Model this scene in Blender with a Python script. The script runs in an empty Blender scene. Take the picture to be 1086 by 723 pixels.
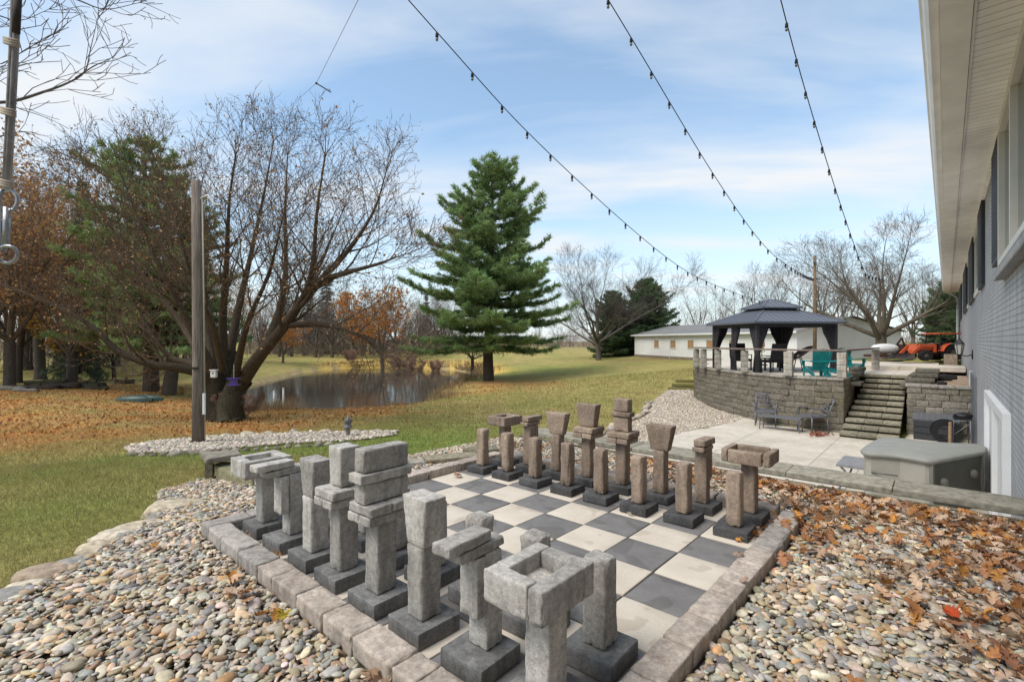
import bpy, bmesh, math, random
import numpy as np
from mathutils import Vector, Matrix, noise, Quaternion
random.seed(7); RNG = np.random.default_rng(11)
scn = bpy.context.scene
C = scn.collection
PI = math.pi
R = math.radians
# ------------------------------------------------------------------ camera
YAW = .727
CAM = Vector((4.4476, -1.4767, 1.5861))
CY, SY = math.cos(YAW), math.sin(YAW)
FPX = 518.
cd = bpy.data.cameras.new('camera'); cam = bpy.data.objects.new('camera', cd); C.objects.link(cam)
cam.location = CAM; cam.rotation_euler = (R(90), 0, YAW)
cd.sensor_width = 36; cd.lens = FPX / 1086 * 36; cd.clip_start = .05; cd.clip_end = 3000
scn.camera = cam
scn.view_settings.view_transform = 'Standard'; scn.view_settings.look = 'None'
scn.view_settings.exposure = 0; scn.view_settings.gamma = 1

def at(px, py, Z):
    """world point seen at a photo pixel, Z metres in front of the camera"""
    X = Z * (px - 543) / FPX
    return Vector((CAM.x + X*CY - Z*SY, CAM.y + X*SY + Z*CY, CAM.z - (py - 361.5) / FPX * Z))
def onz(px, py, z=0.):
    Z = FPX * (CAM.z - z) / (py - 361.5)
    return at(px, py, Z)
def depth(x, y):
    return -(x - CAM.x)*SY + (y - CAM.y)*CY
def lateral(x, y):
    return (x - CAM.x)*CY + (y - CAM.y)*SY

# ------------------------------------------------------------------ materials
def newmat(name):
    m = bpy.data.materials.new(name); m.use_nodes = True
    nt = m.node_tree; nt.nodes.clear()
    out = nt.nodes.new('ShaderNodeOutputMaterial'); b = nt.nodes.new('ShaderNodeBsdfPrincipled')
    nt.links.new(b.outputs[0], out.inputs[0])
    return m, nt, b
def N(nt, t, **kw):
    n = nt.nodes.new('ShaderNode' + t)
    for k, v in kw.items():
        if k.startswith('i_'):
            n.inputs[k[2:].replace('_', ' ')].default_value = v
        else: setattr(n, k, v)
    return n
def coords(nt, scale=(1, 1, 1), kind='Object'):
    tc = N(nt, 'TexCoord'); mp = N(nt, 'Mapping'); mp.inputs['Scale'].default_value = scale
    nt.links.new(tc.outputs[kind], mp.inputs[0]); return mp.outputs[0]
def worldpos(nt):
    g = N(nt, 'NewGeometry'); return g.outputs['Position']
def tex(nt, v, scale, detail=4, rough=.55):
    n = N(nt, 'TexNoise'); n.inputs['Scale'].default_value = scale; n.inputs['Detail'].default_value = detail
    n.inputs['Roughness'].default_value = rough; nt.links.new(v, n.inputs['Vector']); return n.outputs['Fac']
def ramp(nt, f, stops):
    r = N(nt, 'ValToRGB'); nt.links.new(f, r.inputs[0]); e = r.color_ramp.elements
    while len(e) < len(stops): e.new(.5)
    for i, (p, c) in enumerate(stops):
        e[i].position = p; e[i].color = (c[0], c[1], c[2], 1) if hasattr(c, '__len__') else (c, c, c, 1)
    return r.outputs[0]
def mix(nt, a, b, f=.5, mode='MIX'):
    n = N(nt, 'Mix', data_type='RGBA', blend_type=mode)
    for s, v in ((0, f), (6, a), (7, b)):
        if hasattr(v, 'type') and hasattr(v, 'links'): nt.links.new(v, n.inputs[s])
        elif hasattr(v, '__len__'): n.inputs[s].default_value = (v[0], v[1], v[2], 1)
        else: n.inputs[s].default_value = v
    return n.outputs[2]
def math_(nt, op, a, b=0.):
    n = N(nt, 'Math', operation=op)
    for i, v in enumerate((a, b)):
        if hasattr(v, 'links'): nt.links.new(v, n.inputs[i])
        else: n.inputs[i].default_value = v
    return n.outputs[0]
def bump(nt, b, h, strength=.4, dist=.01):
    n = N(nt, 'Bump'); n.inputs['Strength'].default_value = strength; n.inputs['Distance'].default_value = dist
    nt.links.new(h, n.inputs['Height']); nt.links.new(n.outputs[0], b.inputs['Normal'])
def attr(nt, name='Col'):
    a = N(nt, 'Attribute'); a.attribute_name = name; return a.outputs['Color']
def put(nt, b, col, rough=.8, spec=.3):
    if hasattr(col, 'links'): nt.links.new(col, b.inputs['Base Color'])
    else: b.inputs['Base Color'].default_value = (*col, 1)
    b.inputs['Roughness'].default_value = rough; b.inputs['Specular IOR Level'].default_value = spec

def m_plain(name, col, rough=.6, spec=.3, var=.18, scale=9, metal=0, bmp=.15):
    m, nt, b = newmat(name); v = coords(nt)
    n1 = tex(nt, v, scale, 5)
    d = tuple(c*(1-var) for c in col); l = tuple(min(1, c*(1+var)) for c in col)
    put(nt, b, ramp(nt, n1, [(.3, d), (.7, l)]), rough, spec); b.inputs['Metallic'].default_value = metal
    bump(nt, b, tex(nt, v, scale*6, 3), bmp, .004)
    return m
def m_concrete(name, col, speck=.35, tone=.25, warm=None, bmp=.5, fine=260, objvar=.16, streak=False):
    """tumbled concrete: cloudy tone, speckled aggregate, pits"""
    m, nt, b = newmat(name); v = coords(nt); w = worldpos(nt)
    big = tex(nt, w, 5.5, 5, .6); mid = tex(nt, w, 38, 4, .6); fin = tex(nt, v, fine, 2, .7)
    base = ramp(nt, big, [(.3, tuple(c*(1-tone) for c in col)), (.7, tuple(min(1, c*(1+tone)) for c in col))])
    if warm: base = mix(nt, base, warm, ramp(nt, tex(nt, w, 9, 3), [(.5, 0), (.75, .55)]))
    base = mix(nt, base, ramp(nt, mid, [(.3, .72), (.65, 1.12)]), 1., 'MULTIPLY')
    base = mix(nt, base, ramp(nt, fin, [(.32, 1-speck), (.5, 1), (.68, 1+speck*.7)]), .85, 'MULTIPLY')
    st = N(nt, 'Mapping'); st.inputs['Scale'].default_value = (9, 9, 1.6); nt.links.new(w, st.inputs[0])
    base = mix(nt, base, ramp(nt, tex(nt, st.outputs[0], 1.6, 4, .6), [(.36, .70), (.52, 1), (.70, 1.16)]), .8, 'MULTIPLY')
    base = mix(nt, base, tuple(min(1, c*1.55 + .04) for c in col), ramp(nt, tex(nt, w, 15, 5, .7), [(.60, 0), (.72, .42)]))
    vo = N(nt, 'TexVoronoi'); vo.inputs['Scale'].default_value = 75; nt.links.new(v, vo.inputs['Vector'])
    pit = ramp(nt, vo.outputs['Distance'], [(.10, .45), (.24, 1)]); base = mix(nt, base, pit, .55, 'MULTIPLY')
    oi = N(nt, 'ObjectInfo'); f = ramp(nt, oi.outputs['Random'], [(0, 1-objvar), (1, 1+objvar)])
    base = mix(nt, base, f, 1., 'MULTIPLY')
    put(nt, b, base, .92, .2)
    h = math_(nt, 'ADD', math_(nt, 'ADD', math_(nt, 'MULTIPLY', mid, .8), math_(nt, 'MULTIPLY', fin, .55)), math_(nt, 'MULTIPLY', pit, .35))
    bump(nt, b, h, bmp, .006)
    return m
def m_attr(name, rough=.8, spec=.3, nscale=60, var=.3, bmp=.2, trans=0, world=True, sub=0):
    """base colour from the mesh's own Col attribute, broken up by noise"""
    m, nt, b = newmat(name); v = worldpos(nt) if world else coords(nt)
    c = attr(nt); n = tex(nt, v, nscale, 4, .6)
    put(nt, b, mix(nt, c, ramp(nt, n, [(.28, 1-var), (.72, 1+var)]), 1., 'MULTIPLY'), rough, spec)
    if bmp: bump(nt, b, n, bmp, .004)
    if trans:
        out = [x for x in nt.nodes if x.type == 'OUTPUT_MATERIAL'][0]
        t = N(nt, 'BsdfTranslucent'); nt.links.new(c, t.inputs[0]); ms = N(nt, 'MixShader'); ms.inputs[0].default_value = trans
        nt.links.new(b.outputs[0], ms.inputs[1]); nt.links.new(t.outputs[0], ms.inputs[2]); nt.links.new(ms.outputs[0], out.inputs[0])
    return m

# ------------------------------------------------------------------ mesh helpers
class MB:
    def __init__(s): s.v = []; s.f = []; s.c = []; s.n = 0
    def add(s, V, F, col=None):
        V = np.asarray(V, float).reshape(-1, 3)
        s.v.append(V); n = s.n
        s.f.extend([tuple(i + n for i in f) for f in F]); s.n += len(V)
        if col is not None:
            col = np.asarray(col, float)
            s.c.append(np.tile(col, (len(V), 1)) if col.ndim == 1 else col)
        else: s.c.append(np.ones((len(V), 3)) * .5)
        return s
    def mesh(s, name, smooth=False):
        me = bpy.data.meshes.new(name)
        V = np.concatenate(s.v) if s.v else np.zeros((0, 3))
        me.from_pydata(V.tolist(), [], s.f)
        if s.c:
            a = me.color_attributes.new('Col', 'FLOAT_COLOR', 'POINT')
            cc = np.concatenate(s.c); a.data.foreach_set('color', np.concatenate([cc, np.ones((len(cc), 1))], 1).astype(np.float32).ravel())
        if smooth: me.polygons.foreach_set('use_smooth', [True]*len(me.polygons))
        me.update(); return me
    def build(s, name, mat, parent=None, smooth=False, **kw):
        return obj(name, s.mesh(name, smooth), mat, parent, **kw)
def np_mesh(name, V, F, col=None, smooth=True):
    V = np.asarray(V, np.float32).reshape(-1, 3); F = np.asarray(F, np.int32); k = F.shape[1]
    me = bpy.data.meshes.new(name)
    me.vertices.add(len(V)); me.vertices.foreach_set('co', V.ravel())
    me.loops.add(F.size); me.loops.foreach_set('vertex_index', F.ravel())
    me.polygons.add(len(F)); me.polygons.foreach_set('loop_start', np.arange(0, F.size, k, dtype=np.int32))
    try: me.polygons.foreach_set('loop_total', np.full(len(F), k, np.int32))
    except Exception: pass
    me.polygons.foreach_set('use_smooth', np.full(len(F), smooth, bool))
    if col is not None:
        a = me.color_attributes.new('Col', 'FLOAT_COLOR', 'POINT')
        a.data.foreach_set('color', np.concatenate([col, np.ones((len(col), 1))], 1).astype(np.float32).ravel())
    me.update(calc_edges=True); me.validate(); return me
def tag(o, label=None, cat=None, group=None, kind=None):
    for k, v in (('label', label), ('category', cat), ('group', group), ('kind', kind)):
        if v: o[k] = v
    return o
def obj(name, me, mat, parent=None, label=None, cat=None, group=None, kind=None, loc=None, rot=None):
    o = bpy.data.objects.new(name, me); C.objects.link(o)
    if mat is not None and not me.materials:
        for mm in (mat if isinstance(mat, (list, tuple)) else [mat]): me.materials.append(mm)
    if parent is not None: o.parent = parent
    if loc is not None: o.location = loc
    if rot is not None: o.rotation_euler = rot
    return tag(o, label, cat, group, kind)
def thing(name, label, cat, loc=(0, 0, 0), rz=0, group=None):
    o = bpy.data.objects.new(name, None); C.objects.link(o); o.empty_display_size = .2
    o.location = loc; o.rotation_euler = (0, 0, rz)
    return tag(o, label, cat, group)
def kids(o): return [c for c in bpy.data.objects if c.parent == o]
def copy_tree(o, loc=None, rz=None, label=None, group=None, scale=None, _p=None):
    c = o.copy(); C.objects.link(c)
    if _p is not None: c.parent = _p
    if loc is not None: c.location = loc
    if rz is not None: c.rotation_euler = (0, 0, rz)
    if scale is not None: c.scale = scale if hasattr(scale, '__len__') else (scale,)*3
    if label: c['label'] = label
    if group: c['group'] = group
    for ch in kids(o): copy_tree(ch, _p=c)
    return c
BOXF = [(0, 3, 2, 1), (4, 5, 6, 7), (0, 1, 5, 4), (1, 2, 6, 5), (2, 3, 7, 6), (3, 0, 4, 7)]
def boxv(c, s, rz=0, taper=(1, 1)):
    x, y, z = s[0]/2, s[1]/2, s[2]/2
    V = np.array([(-x, -y, -z), (x, -y, -z), (x, y, -z), (-x, y, -z), (-x*taper[0], -y*taper[1], z), (x*taper[0], -y*taper[1], z), (x*taper[0], y*taper[1], z), (-x*taper[0], y*taper[1], z)])
    if rz:
        co, si = math.cos(rz), math.sin(rz)
        V = np.stack([V[:, 0]*co - V[:, 1]*si, V[:, 0]*si + V[:, 1]*co, V[:, 2]], 1)
    return V + np.array(c)
def bx(mb, c, s, rz=0, col=None, taper=(1, 1)): return mb.add(boxv(c, s, rz, taper), BOXF, col)
_tpl = {}
def grid_cube(nx, ny, nz):
    """surface points of a cube grid -> index lists"""
    k = (nx, ny, nz)
    if k in _tpl: return _tpl[k]
    idx = {}; P = []; F = []
    def vid(i, j, l):
        t = (i, j, l)
        if t not in idx: idx[t] = len(P); P.append(t)
        return idx[t]
    for a, b_, n, nm in ((0, 1, 2, nz), (1, 2, 0, nx), (0, 2, 1, ny)):
        na = (nx, ny, nz)[a]; nb = (nx, ny, nz)[b_]
        for side in (0, nm - 1):
            for i in range(na - 1):
                for j in range(nb - 1):
                    q = []
                    for (di, dj) in ((0, 0), (1, 0), (1, 1), (0, 1)):
                        t = [0, 0, 0]; t[a] = i + di; t[b_] = j + dj; t[n] = side; q.append(vid(*t))
                    flip = (side == 0) ^ (n == 1)
                    F.append(tuple(q[::-1]) if flip else tuple(q))
    _tpl[k] = (np.array(P), F); return _tpl[k]
def axis_pts(h, r, m):
    return np.concatenate([[-h, -h + .3*r], np.linspace(-h + r, h - r, m + 2), [h - .3*r, h]])
def rbox(c, s, r=.012, m=2, amp=.002, chip=.5, seed=0, rz=0, taper=(1, 1), tilt=(0, 0)):
    """rounded, slightly battered block; taper scales the bottom"""
    hx, hy, hz = s[0]/2, s[1]/2, s[2]/2
    r = min(r, hx*.8, hy*.8, hz*.8)
    ax, ay, az = axis_pts(hx, r, m), axis_pts(hy, r, m), axis_pts(hz, r, m)
    P, F = grid_cube(len(ax), len(ay), len(az))
    V = np.stack([ax[P[:, 0]], ay[P[:, 1]], az[P[:, 2]]], 1)
    H = np.array([hx, hy, hz]); q = np.clip(V, -(H - r), H - r); d = V - q
    L = np.linalg.norm(d, axis=1, keepdims=True); nrm = d / np.maximum(L, 1e-9)
    edge = (np.abs(d) > r*.25).sum(1) >= 2
    rnd = random.Random(seed); off = Vector((rnd.uniform(0, 99), rnd.uniform(0, 99), rnd.uniform(0, 99)))
    disp = np.array([noise.noise(Vector(v)*14 + off) for v in V]) * amp
    ch = np.array([noise.noise(Vector(v)*34 + off*2) + .6*noise.noise(Vector(v)*11 - off) for v in V])
    if m > 4: disp = disp + np.array([noise.noise(Vector(v)*70 + off) for v in V])*amp*.45
    disp = disp - np.where(edge, np.maximum(ch, -.1), 0) * r * chip
    V = q + nrm * (r + disp)[:, None]
    if taper != (1, 1):
        t = (V[:, 2] + hz) / (2*hz)
        V[:, 0] *= taper[0] + (1 - taper[0])*t; V[:, 1] *= taper[1] + (1 - taper[1])*t
    for k, a in ((0, tilt[0]), (1, tilt[1])):
        if a:
            co, si = math.cos(a), math.sin(a); o = 1 - k
            V[:, o], V[:, 2] = V[:, o]*co - V[:, 2]*si, V[:, o]*si + V[:, 2]*co
    if rz:
        co, si = math.cos(rz), math.sin(rz); V[:, 0], V[:, 1] = V[:, 0]*co - V[:, 1]*si, V[:, 0]*si + V[:, 1]*co
    return V + np.array(c), F
def tube_arrays(pts, rad, k):
    P = np.asarray(pts, float); n = len(P); rad = np.broadcast_to(np.asarray(rad, float), (n,))
    T = np.gradient(P, axis=0); T /= np.maximum(np.linalg.norm(T, axis=1, keepdims=True), 1e-9)
    ref = np.where(np.abs(T[:, 2:3]) > .9, np.array([[1., 0, 0]]), np.array([[0., 0, 1]]))
    if (np.abs(T[:, 2]) > .9).any() and not (np.abs(T[:, 2]) > .9).all():
        ref = np.array([[.83, .55, .05]])
    U = np.cross(T, ref); U /= np.maximum(np.linalg.norm(U, axis=1, keepdims=True), 1e-9); W = np.cross(T, U)
    a = np.arange(k) * 2*PI/k
    V = P[:, None] + rad[:, None, None]*(np.cos(a)[None, :, None]*U[:, None] + np.sin(a)[None, :, None]*W[:, None])
    i = np.arange(n - 1)[:, None]*k; j = np.arange(k)[None]; j2 = (j + 1) % k
    F = np.stack([i + j, i + j2, i + k + j2, i + k + j], -1).reshape(-1, 4)
    return V.reshape(-1, 3), F
def tube_batch(lines, kf, cf):
    """many (pts, radii, level) polylines at once, grouped by length and sides"""
    grp = {}
    for pts, rad, lev in lines: grp.setdefault((len(pts), kf(lev), lev), []).append((pts, rad))
    Vs, Fs, Cs, base = [], [], [], 0
    for (n, k, lev), it in grp.items():
        P = np.array([[tuple(p) for p in a] for a, _ in it], float); r = np.array([b for _, b in it], float); m = len(it)
        T = np.gradient(P, axis=1); T /= np.maximum(np.linalg.norm(T, axis=2, keepdims=True), 1e-9)
        U = np.cross(T, np.array([.83, .55, .05])); U /= np.maximum(np.linalg.norm(U, axis=2, keepdims=True), 1e-9); W = np.cross(T, U)
        a = np.arange(k)*2*PI/k
        V = P[:, :, None] + r[:, :, None, None]*(np.cos(a)[None, None, :, None]*U[:, :, None] + np.sin(a)[None, None, :, None]*W[:, :, None])
        i = np.arange(n-1)[:, None]*k; j = np.arange(k)[None]; j2 = (j+1) % k
        F = np.stack([i+j, i+j2, i+k+j2, i+k+j], -1).reshape(-1, 4)
        Fs.append((F[None] + (np.arange(m)*n*k)[:, None, None] + base).reshape(-1, 4)); Vs.append(V.reshape(-1, 3)); base += m*n*k
        c = cf(lev)[None]*RNG.uniform(.8, 1.2, (m, 1)); Cs.append(np.repeat(c, n*k, 0))
    return np.concatenate(Vs), np.concatenate(Fs), np.concatenate(Cs)
def tube(mb, pts, rad, k=8, col=None, cap=True):
    V, F = tube_arrays(pts, rad, k); F = [tuple(map(int, f)) for f in F]
    if cap: n = len(V); F += [tuple(range(k))[::-1], tuple(range(n - k, n))]
    return mb.add(V, F, col)
def lathe(mb, prof, c=(0, 0, 0), k=16, col=None):
    a = np.arange(k)*2*PI/k
    V = np.concatenate([np.stack([r*np.cos(a), r*np.sin(a), np.full(k, z)], 1) for r, z in prof]) + np.array(c)
    F = [(i*k + j, i*k + (j+1) % k, (i+1)*k + (j+1) % k, (i+1)*k + j) for i in range(len(prof)-1) for j in range(k)]
    F += [tuple(range(k))[::-1], tuple(range((len(prof)-1)*k, len(prof)*k))]
    return mb.add(V, F, col)
def prism(mb, poly, z0, z1, col=None):
    n = len(poly)
    V = [(x, y, z0) for x, y in poly] + [(x, y, z1) for x, y in poly]
    F = [tuple(range(n))[::-1], tuple(range(n, 2*n))] + [(i, (i+1) % n, n + (i+1) % n, n + i) for i in range(n)]
    return mb.add(V, F, col)
def smoothline(pts, n=8):
    """Catmull-Rom through the points"""
    P = [Vector(p) for p in pts]; P = [P[0]*2 - P[1]] + P + [P[-1]*2 - P[-2]]; out = []
    for i in range(1, len(P) - 2):
        for t in np.linspace(0, 1, n, endpoint=False):
            a, b, c, d = P[i-1:i+3]
            out.append(.5*((2*b) + (c - a)*t + (2*a - 5*b + 4*c - d)*t*t + (3*b - a - 3*c + d)*t**3))
    return out + [P[-2]]
def inpoly(x, y, poly):
    x = np.asarray(x); y = np.asarray(y); ins = np.zeros(x.shape, bool); n = len(poly)
    for i in range(n):
        x1, y1 = poly[i][:2]; x2, y2 = poly[(i+1) % n][:2]
        if y1 == y2: continue
        c = ((y1 > y) != (y2 > y)) & (x < (x2 - x1)*(y - y1)/(y2 - y1) + x1); ins ^= c
    return ins
def polydist(x, y, poly, closed=True):
    d = np.full(np.shape(x), 1e9); n = len(poly)
    for i in range(n if closed else n - 1):
        x1, y1 = poly[i][:2]; x2, y2 = poly[(i+1) % n][:2]
        dx, dy = x2 - x1, y2 - y1; L = dx*dx + dy*dy
        t = np.clip(((x - x1)*dx + (y - y1)*dy)/max(L, 1e-9), 0, 1)
        d = np.minimum(d, np.hypot(x - x1 - t*dx, y - y1 - t*dy))
    return d
# ------------------------------------------------------------------ materials in use
M_near = m_concrete('grey_tumbled_concrete', (.455, .425, .385), .55, .14, (.40, .36, .31), .8, 330, .2)
M_far = m_concrete('brown_tumbled_concrete', (.33, .25, .19), .6, .16, (.39, .29, .21), .85, 330, .2)
M_base = m_concrete('charcoal_paver', (.088, .085, .085), .3, .14, None, .35)
M_basen = m_concrete('dusty_charcoal_paver', (.18, .175, .168), .3, .2, None, .35)
M_kerb = m_concrete('tan_edging_concrete', (.42, .355, .30), .32, .14, (.40, .30, .24), .5)
M_kerbg = m_concrete('grey_edging_concrete', (.36, .325, .29), .32, .14, None, .5)
M_cap = m_concrete('weathered_cap_stone', (.23, .20, .165), .35, .3, (.15, .14, .07), .6)
M_peb = m_attr('river_pebble', .62, .35, 45, .22, .12)
M_leaf = m_attr('fallen_leaf', .7, .25, 60, .25, 0, .2)
M_bark = m_attr('bark', .95, .1, 14, .45, .6)
M_needle = m_attr('needles', .75, .2, 3, .3, 0, .4)
M_block = m_attr('split_face_block', .95, .15, 16, .42, .7)
M_steel = m_plain('dark_metal', (.045, .045, .05), .45, .5, .2, 20)
M_white = m_plain('white_paint', (.72, .72, .70), .55, .3, .05, 3)
M_black = m_plain('black_plastic', (.012, .012, .013), .4, .4, .1, 20)
M_glass = m_plain('dark_glass', (.03, .035, .04), .08, .6, .1, 2, bmp=0)

# ------------------------------------------------------------------ chess board
T = .42
def board():
    m1, nt, b = newmat('cream_slab'); w = worldpos(nt)
    n = tex(nt, w, 3.2, 5, .6); f = tex(nt, w, 190, 3, .7); s = tex(nt, w, 4.6, 2, .45)
    c = ramp(nt, n, [(.3, (.53, .46, .375)), (.7, (.63, .56, .465))])
    c = mix(nt, c, (.44, .37, .29), ramp(nt, s, [(.61, 0), (.64, .6)]))
    c = mix(nt, c, ramp(nt, f, [(.3, .82), (.7, 1.12)]), 1., 'MULTIPLY')
    put(nt, b, c, .85, .25); bump(nt, b, f, .25, .003)
    m2, nt, b = newmat('charcoal_slab'); w = worldpos(nt)
    n = tex(nt, w, 7, 5, .6); f = tex(nt, w, 190, 3, .7); s = tex(nt, w, 3.7, 1.5, .4)
    c = ramp(nt, n, [(.3, (.150, .141, .135)), (.7, (.20, .19, .182))])
    c = mix(nt, c, (.105, .096, .09), ramp(nt, s, [(.55, 0), (.57, .5)]))
    c = mix(nt, c, ramp(nt, f, [(.3, .8), (.7, 1.2)]), 1., 'MULTIPLY')
    put(nt, b, c, .8, .3); bump(nt, b, f, .25, .003)
    m3 = m_plain('joint_sand', (.10, .085, .07), .95, .1, .3, 30)
    me_v = MB(); mats = []
    rr = random.Random(3)
    for i in range(8):
        for j in range(8):
            g = .0045
            V, F = rbox(((i+.5)*T, (j+.5)*T, -.025 + rr.uniform(-.0025, .0025)), (T - 2*g, T - 2*g, .05), .006, 3, .0006, .35, i*8+j, rr.uniform(-.006, .006), tilt=(rr.uniform(-.004, .004), rr.uniform(-.004, .004)))
            me_v.add(V, F); mats += [(i + j + 1) % 2] * len(F)
    bx(me_v, (4*T, 4*T, -.04), (8*T + .02, 8*T + .02, .06)); mats += [2]*6
    me = me_v.mesh('chessboard', True)
    for mm in (m1, m2, m3): me.materials.append(mm)
    me.polygons.foreach_set('material_index', mats)
    o = obj('chessboard', me, None); tag(o, 'giant outdoor chessboard of cream and charcoal paving slabs set in the pebbles', 'chessboard')
board()

# kerb of tumbled blocks
def kerb():
    rr = random.Random(5); w = .165; k = 0
    def run(axis, fixed, s0, s1, mat, where):
        nonlocal k
        s = s0
        while s < s1 - .08:
            L = min(rr.choice((.17, .24, .31, .34)), s1 - s)
            if s1 - s - L < .1: L = s1 - s
            mid = s + L/2; c = (mid, fixed, .028) if axis == 0 else (fixed, mid, .028)
            sz = (L - .008, w, .115) if axis == 0 else (w, L - .008, .115)
            V, F = rbox((0, 0, 0), sz, .011, 6, .0035, 1.2, 900 + k)
            mb = MB(); mb.add(V, F)
            o = mb.build('edging_block', mat(mid), None, True, loc=(c[0] + rr.uniform(-.004, .004), c[1] + rr.uniform(-.004, .004), c[2] + rr.uniform(-.004, .004)), rot=(rr.uniform(-.015, .015), rr.uniform(-.015, .015), rr.uniform(-.015, .015)))
            tag(o, 'tumbled concrete edging block in the kerb along the %s of the chessboard' % where, 'edging block', 'kerb blocks along the %s of the chessboard' % where)
            s += L; k += 1
    run(1, 8*T + w/2 + .003, -.165, 8*T + .01, lambda s: M_kerb if rr.random() < .75 else M_kerbg, 'right side')
    run(0, -w/2 - .003, .0, 8*T, lambda s: M_kerb if s > .9 else M_kerbg, 'near side')
    run(1, -w/2 - .003, -.165, 8*T, lambda s: M_kerb if s > 1.4 else M_kerbg, 'left side')
    run(0, 8*T + w/2 + .003, .0, 8*T*.985, lambda s: M_kerb, 'far side')
kerb()

# ------------------------------------------------------------------ chess pieces
_seed = [100]
def part(parent, name, c, s, mat, r=.010, **kw):
    _seed[0] += 1; mb = MB(); V, F = rbox(c, s, r, kw.pop('m', 7 if mat is M_near else 5), kw.pop('amp', .0019), kw.pop('chip', 1.1), _seed[0], **kw)
    return mb.add(V, F).build(name, mat, parent, True)
def piece(kind, army):
    near = army == 'near'
    bs, bh, ps = (.28, .09, .135) if near else (.265, .075, .116)
    mat = M_near if near else M_far
    t = thing(kind, 'x', 'chess piece')
    part(t, 'base', (0, 0, bh/2), (bs, bs, bh), M_basen if near else M_base, .005, m=2, amp=.001, chip=.4)
    def post(z1, s=None, c=(0, 0)):
        s = s or (ps, ps); return part(t, 'post', (c[0], c[1], (bh + z1)/2 + .002), (s[0], s[1], z1 - bh), mat, .012)
    def blk(name, a0, a1, b0, b1, z0, z1, **kw):
        return part(t, name, ((a0+a1)/2, (b0+b1)/2, (z0+z1)/2), (abs(a1-a0), b1-b0, z1-z0 - .003), mat, kw.pop('r', .0085), **kw)
    if kind == 'pawn': part(t, 'post', (0, 0, (bh + .515)/2 + .002), (ps, ps, .515 - bh), mat, .021)
    if kind == 'rook':
        z1 = .49 if near else .515; zt = .632; oy = -.045 if near else 0
        post(z1); A, B, th = (.158, .182, .075) if near else (.15, .17, .068)
        blk('floor_slab', -.10, .10, oy-.11, oy+.11, z1, z1 + .07, r=.006)
        g = .004
        blk('block', -A, A - th - g, oy - B, oy - B + th, z1, zt)
        blk('block', A - th, A, oy - B, oy + B - th - g, z1, zt)
        blk('block', -A + th + g, A, oy + B - th, oy + B, z1, zt)
        blk('block', -A, -A + th, oy - B + th + g, oy + B, z1, zt)
    if kind == 'open_rook':
        z1 = .515; zt = .632; post(z1); g = .012
        blk('floor_slab', -.10, .10, -.09, .09, z1, z1 + .03, r=.006)
        blk('block', -.135, .135, -.165, -.105, z1, zt); blk('block', -.135, .135, .105, .165, z1, zt)
        blk('block', .135 + g, .20, -.15, .16, z1, zt); blk('block', -.20, -.135 - g, -.14, .16, z1, zt)
    if kind == 'knight':
        if near:
            post(.56, (.125, .115), (0, .035)); blk('chest_slab', -.055, .065, -.09, -.026, .27, .556)
            blk('head_slab', -.06, .06, -.19, .11, .562, .612, tilt=(.02, 0)); blk('head_slab', -.052, .06, -.27, .02, .614, .668, rz=.03)
        else:
            post(.555, (.116, .10), (0, -.02)); blk('mane_slab', -.05, .056, .034, .09, .30, .60)
            blk('head_slab', -.055, .055, -.13, .12, .558, .60, tilt=(.0, 0)); blk('head_slab', -.05, .055, -.105, .17, .603, .665)
    if kind == 'bishop':
        if near: post(.475); blk('mitre_block', -.108, .108, -.07, .07, .477, .742, taper=(.68, .86))
        else: post(.495); blk('mitre_block', -.142, .142, -.055, .055, .497, .75, taper=(.62, .8))
    if kind in ('queen', 'king'):
        z = .515; post(z); La, Lb = (.115, .15) if near else (.122, .13)
        for k, o in ((0, -.006), (1, .008)):
            for s in (0, 1):
                if k: blk('slab', -La + o, La + o, (-Lb if s else .002), (-.002 if s else Lb), z + .06*k, z + .06*k + .058, rz=.02)
                else: blk('slab', (-La if s else .002) + o, (-.002 if s else La) + o, -Lb, Lb, z + .06*k, z + .06*k + .058)
        z += .12
        if kind == 'queen':
            if near: blk('crown_block', -.08, .08, -.07, .075, z, .895, taper=(.86, .9))
            else: blk('crown_block', -.13, .13, -.06, .06, z, .885, taper=(.7, .8))
        elif near:
            blk('body_block', -.05, .055, -.15, .165, z, z + .12); blk('collar_slab', -.065, .07, -.18, .18, z + .122, z + .18); blk('crown_block', -.05, .055, -.15, .165, z + .182, .955)
        else:
            blk('body_block', -.085, .085, -.045, .05, z, z + .15); blk('collar_slab', -.11, .11, -.06, .06, z + .152, z + .205); blk('crown_block', -.085, .085, -.05, .055, z + .207, .975)
    return t
ORD = ['first', 'second', 'third', 'fourth', 'fifth', 'sixth', 'seventh', 'eighth']
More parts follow.
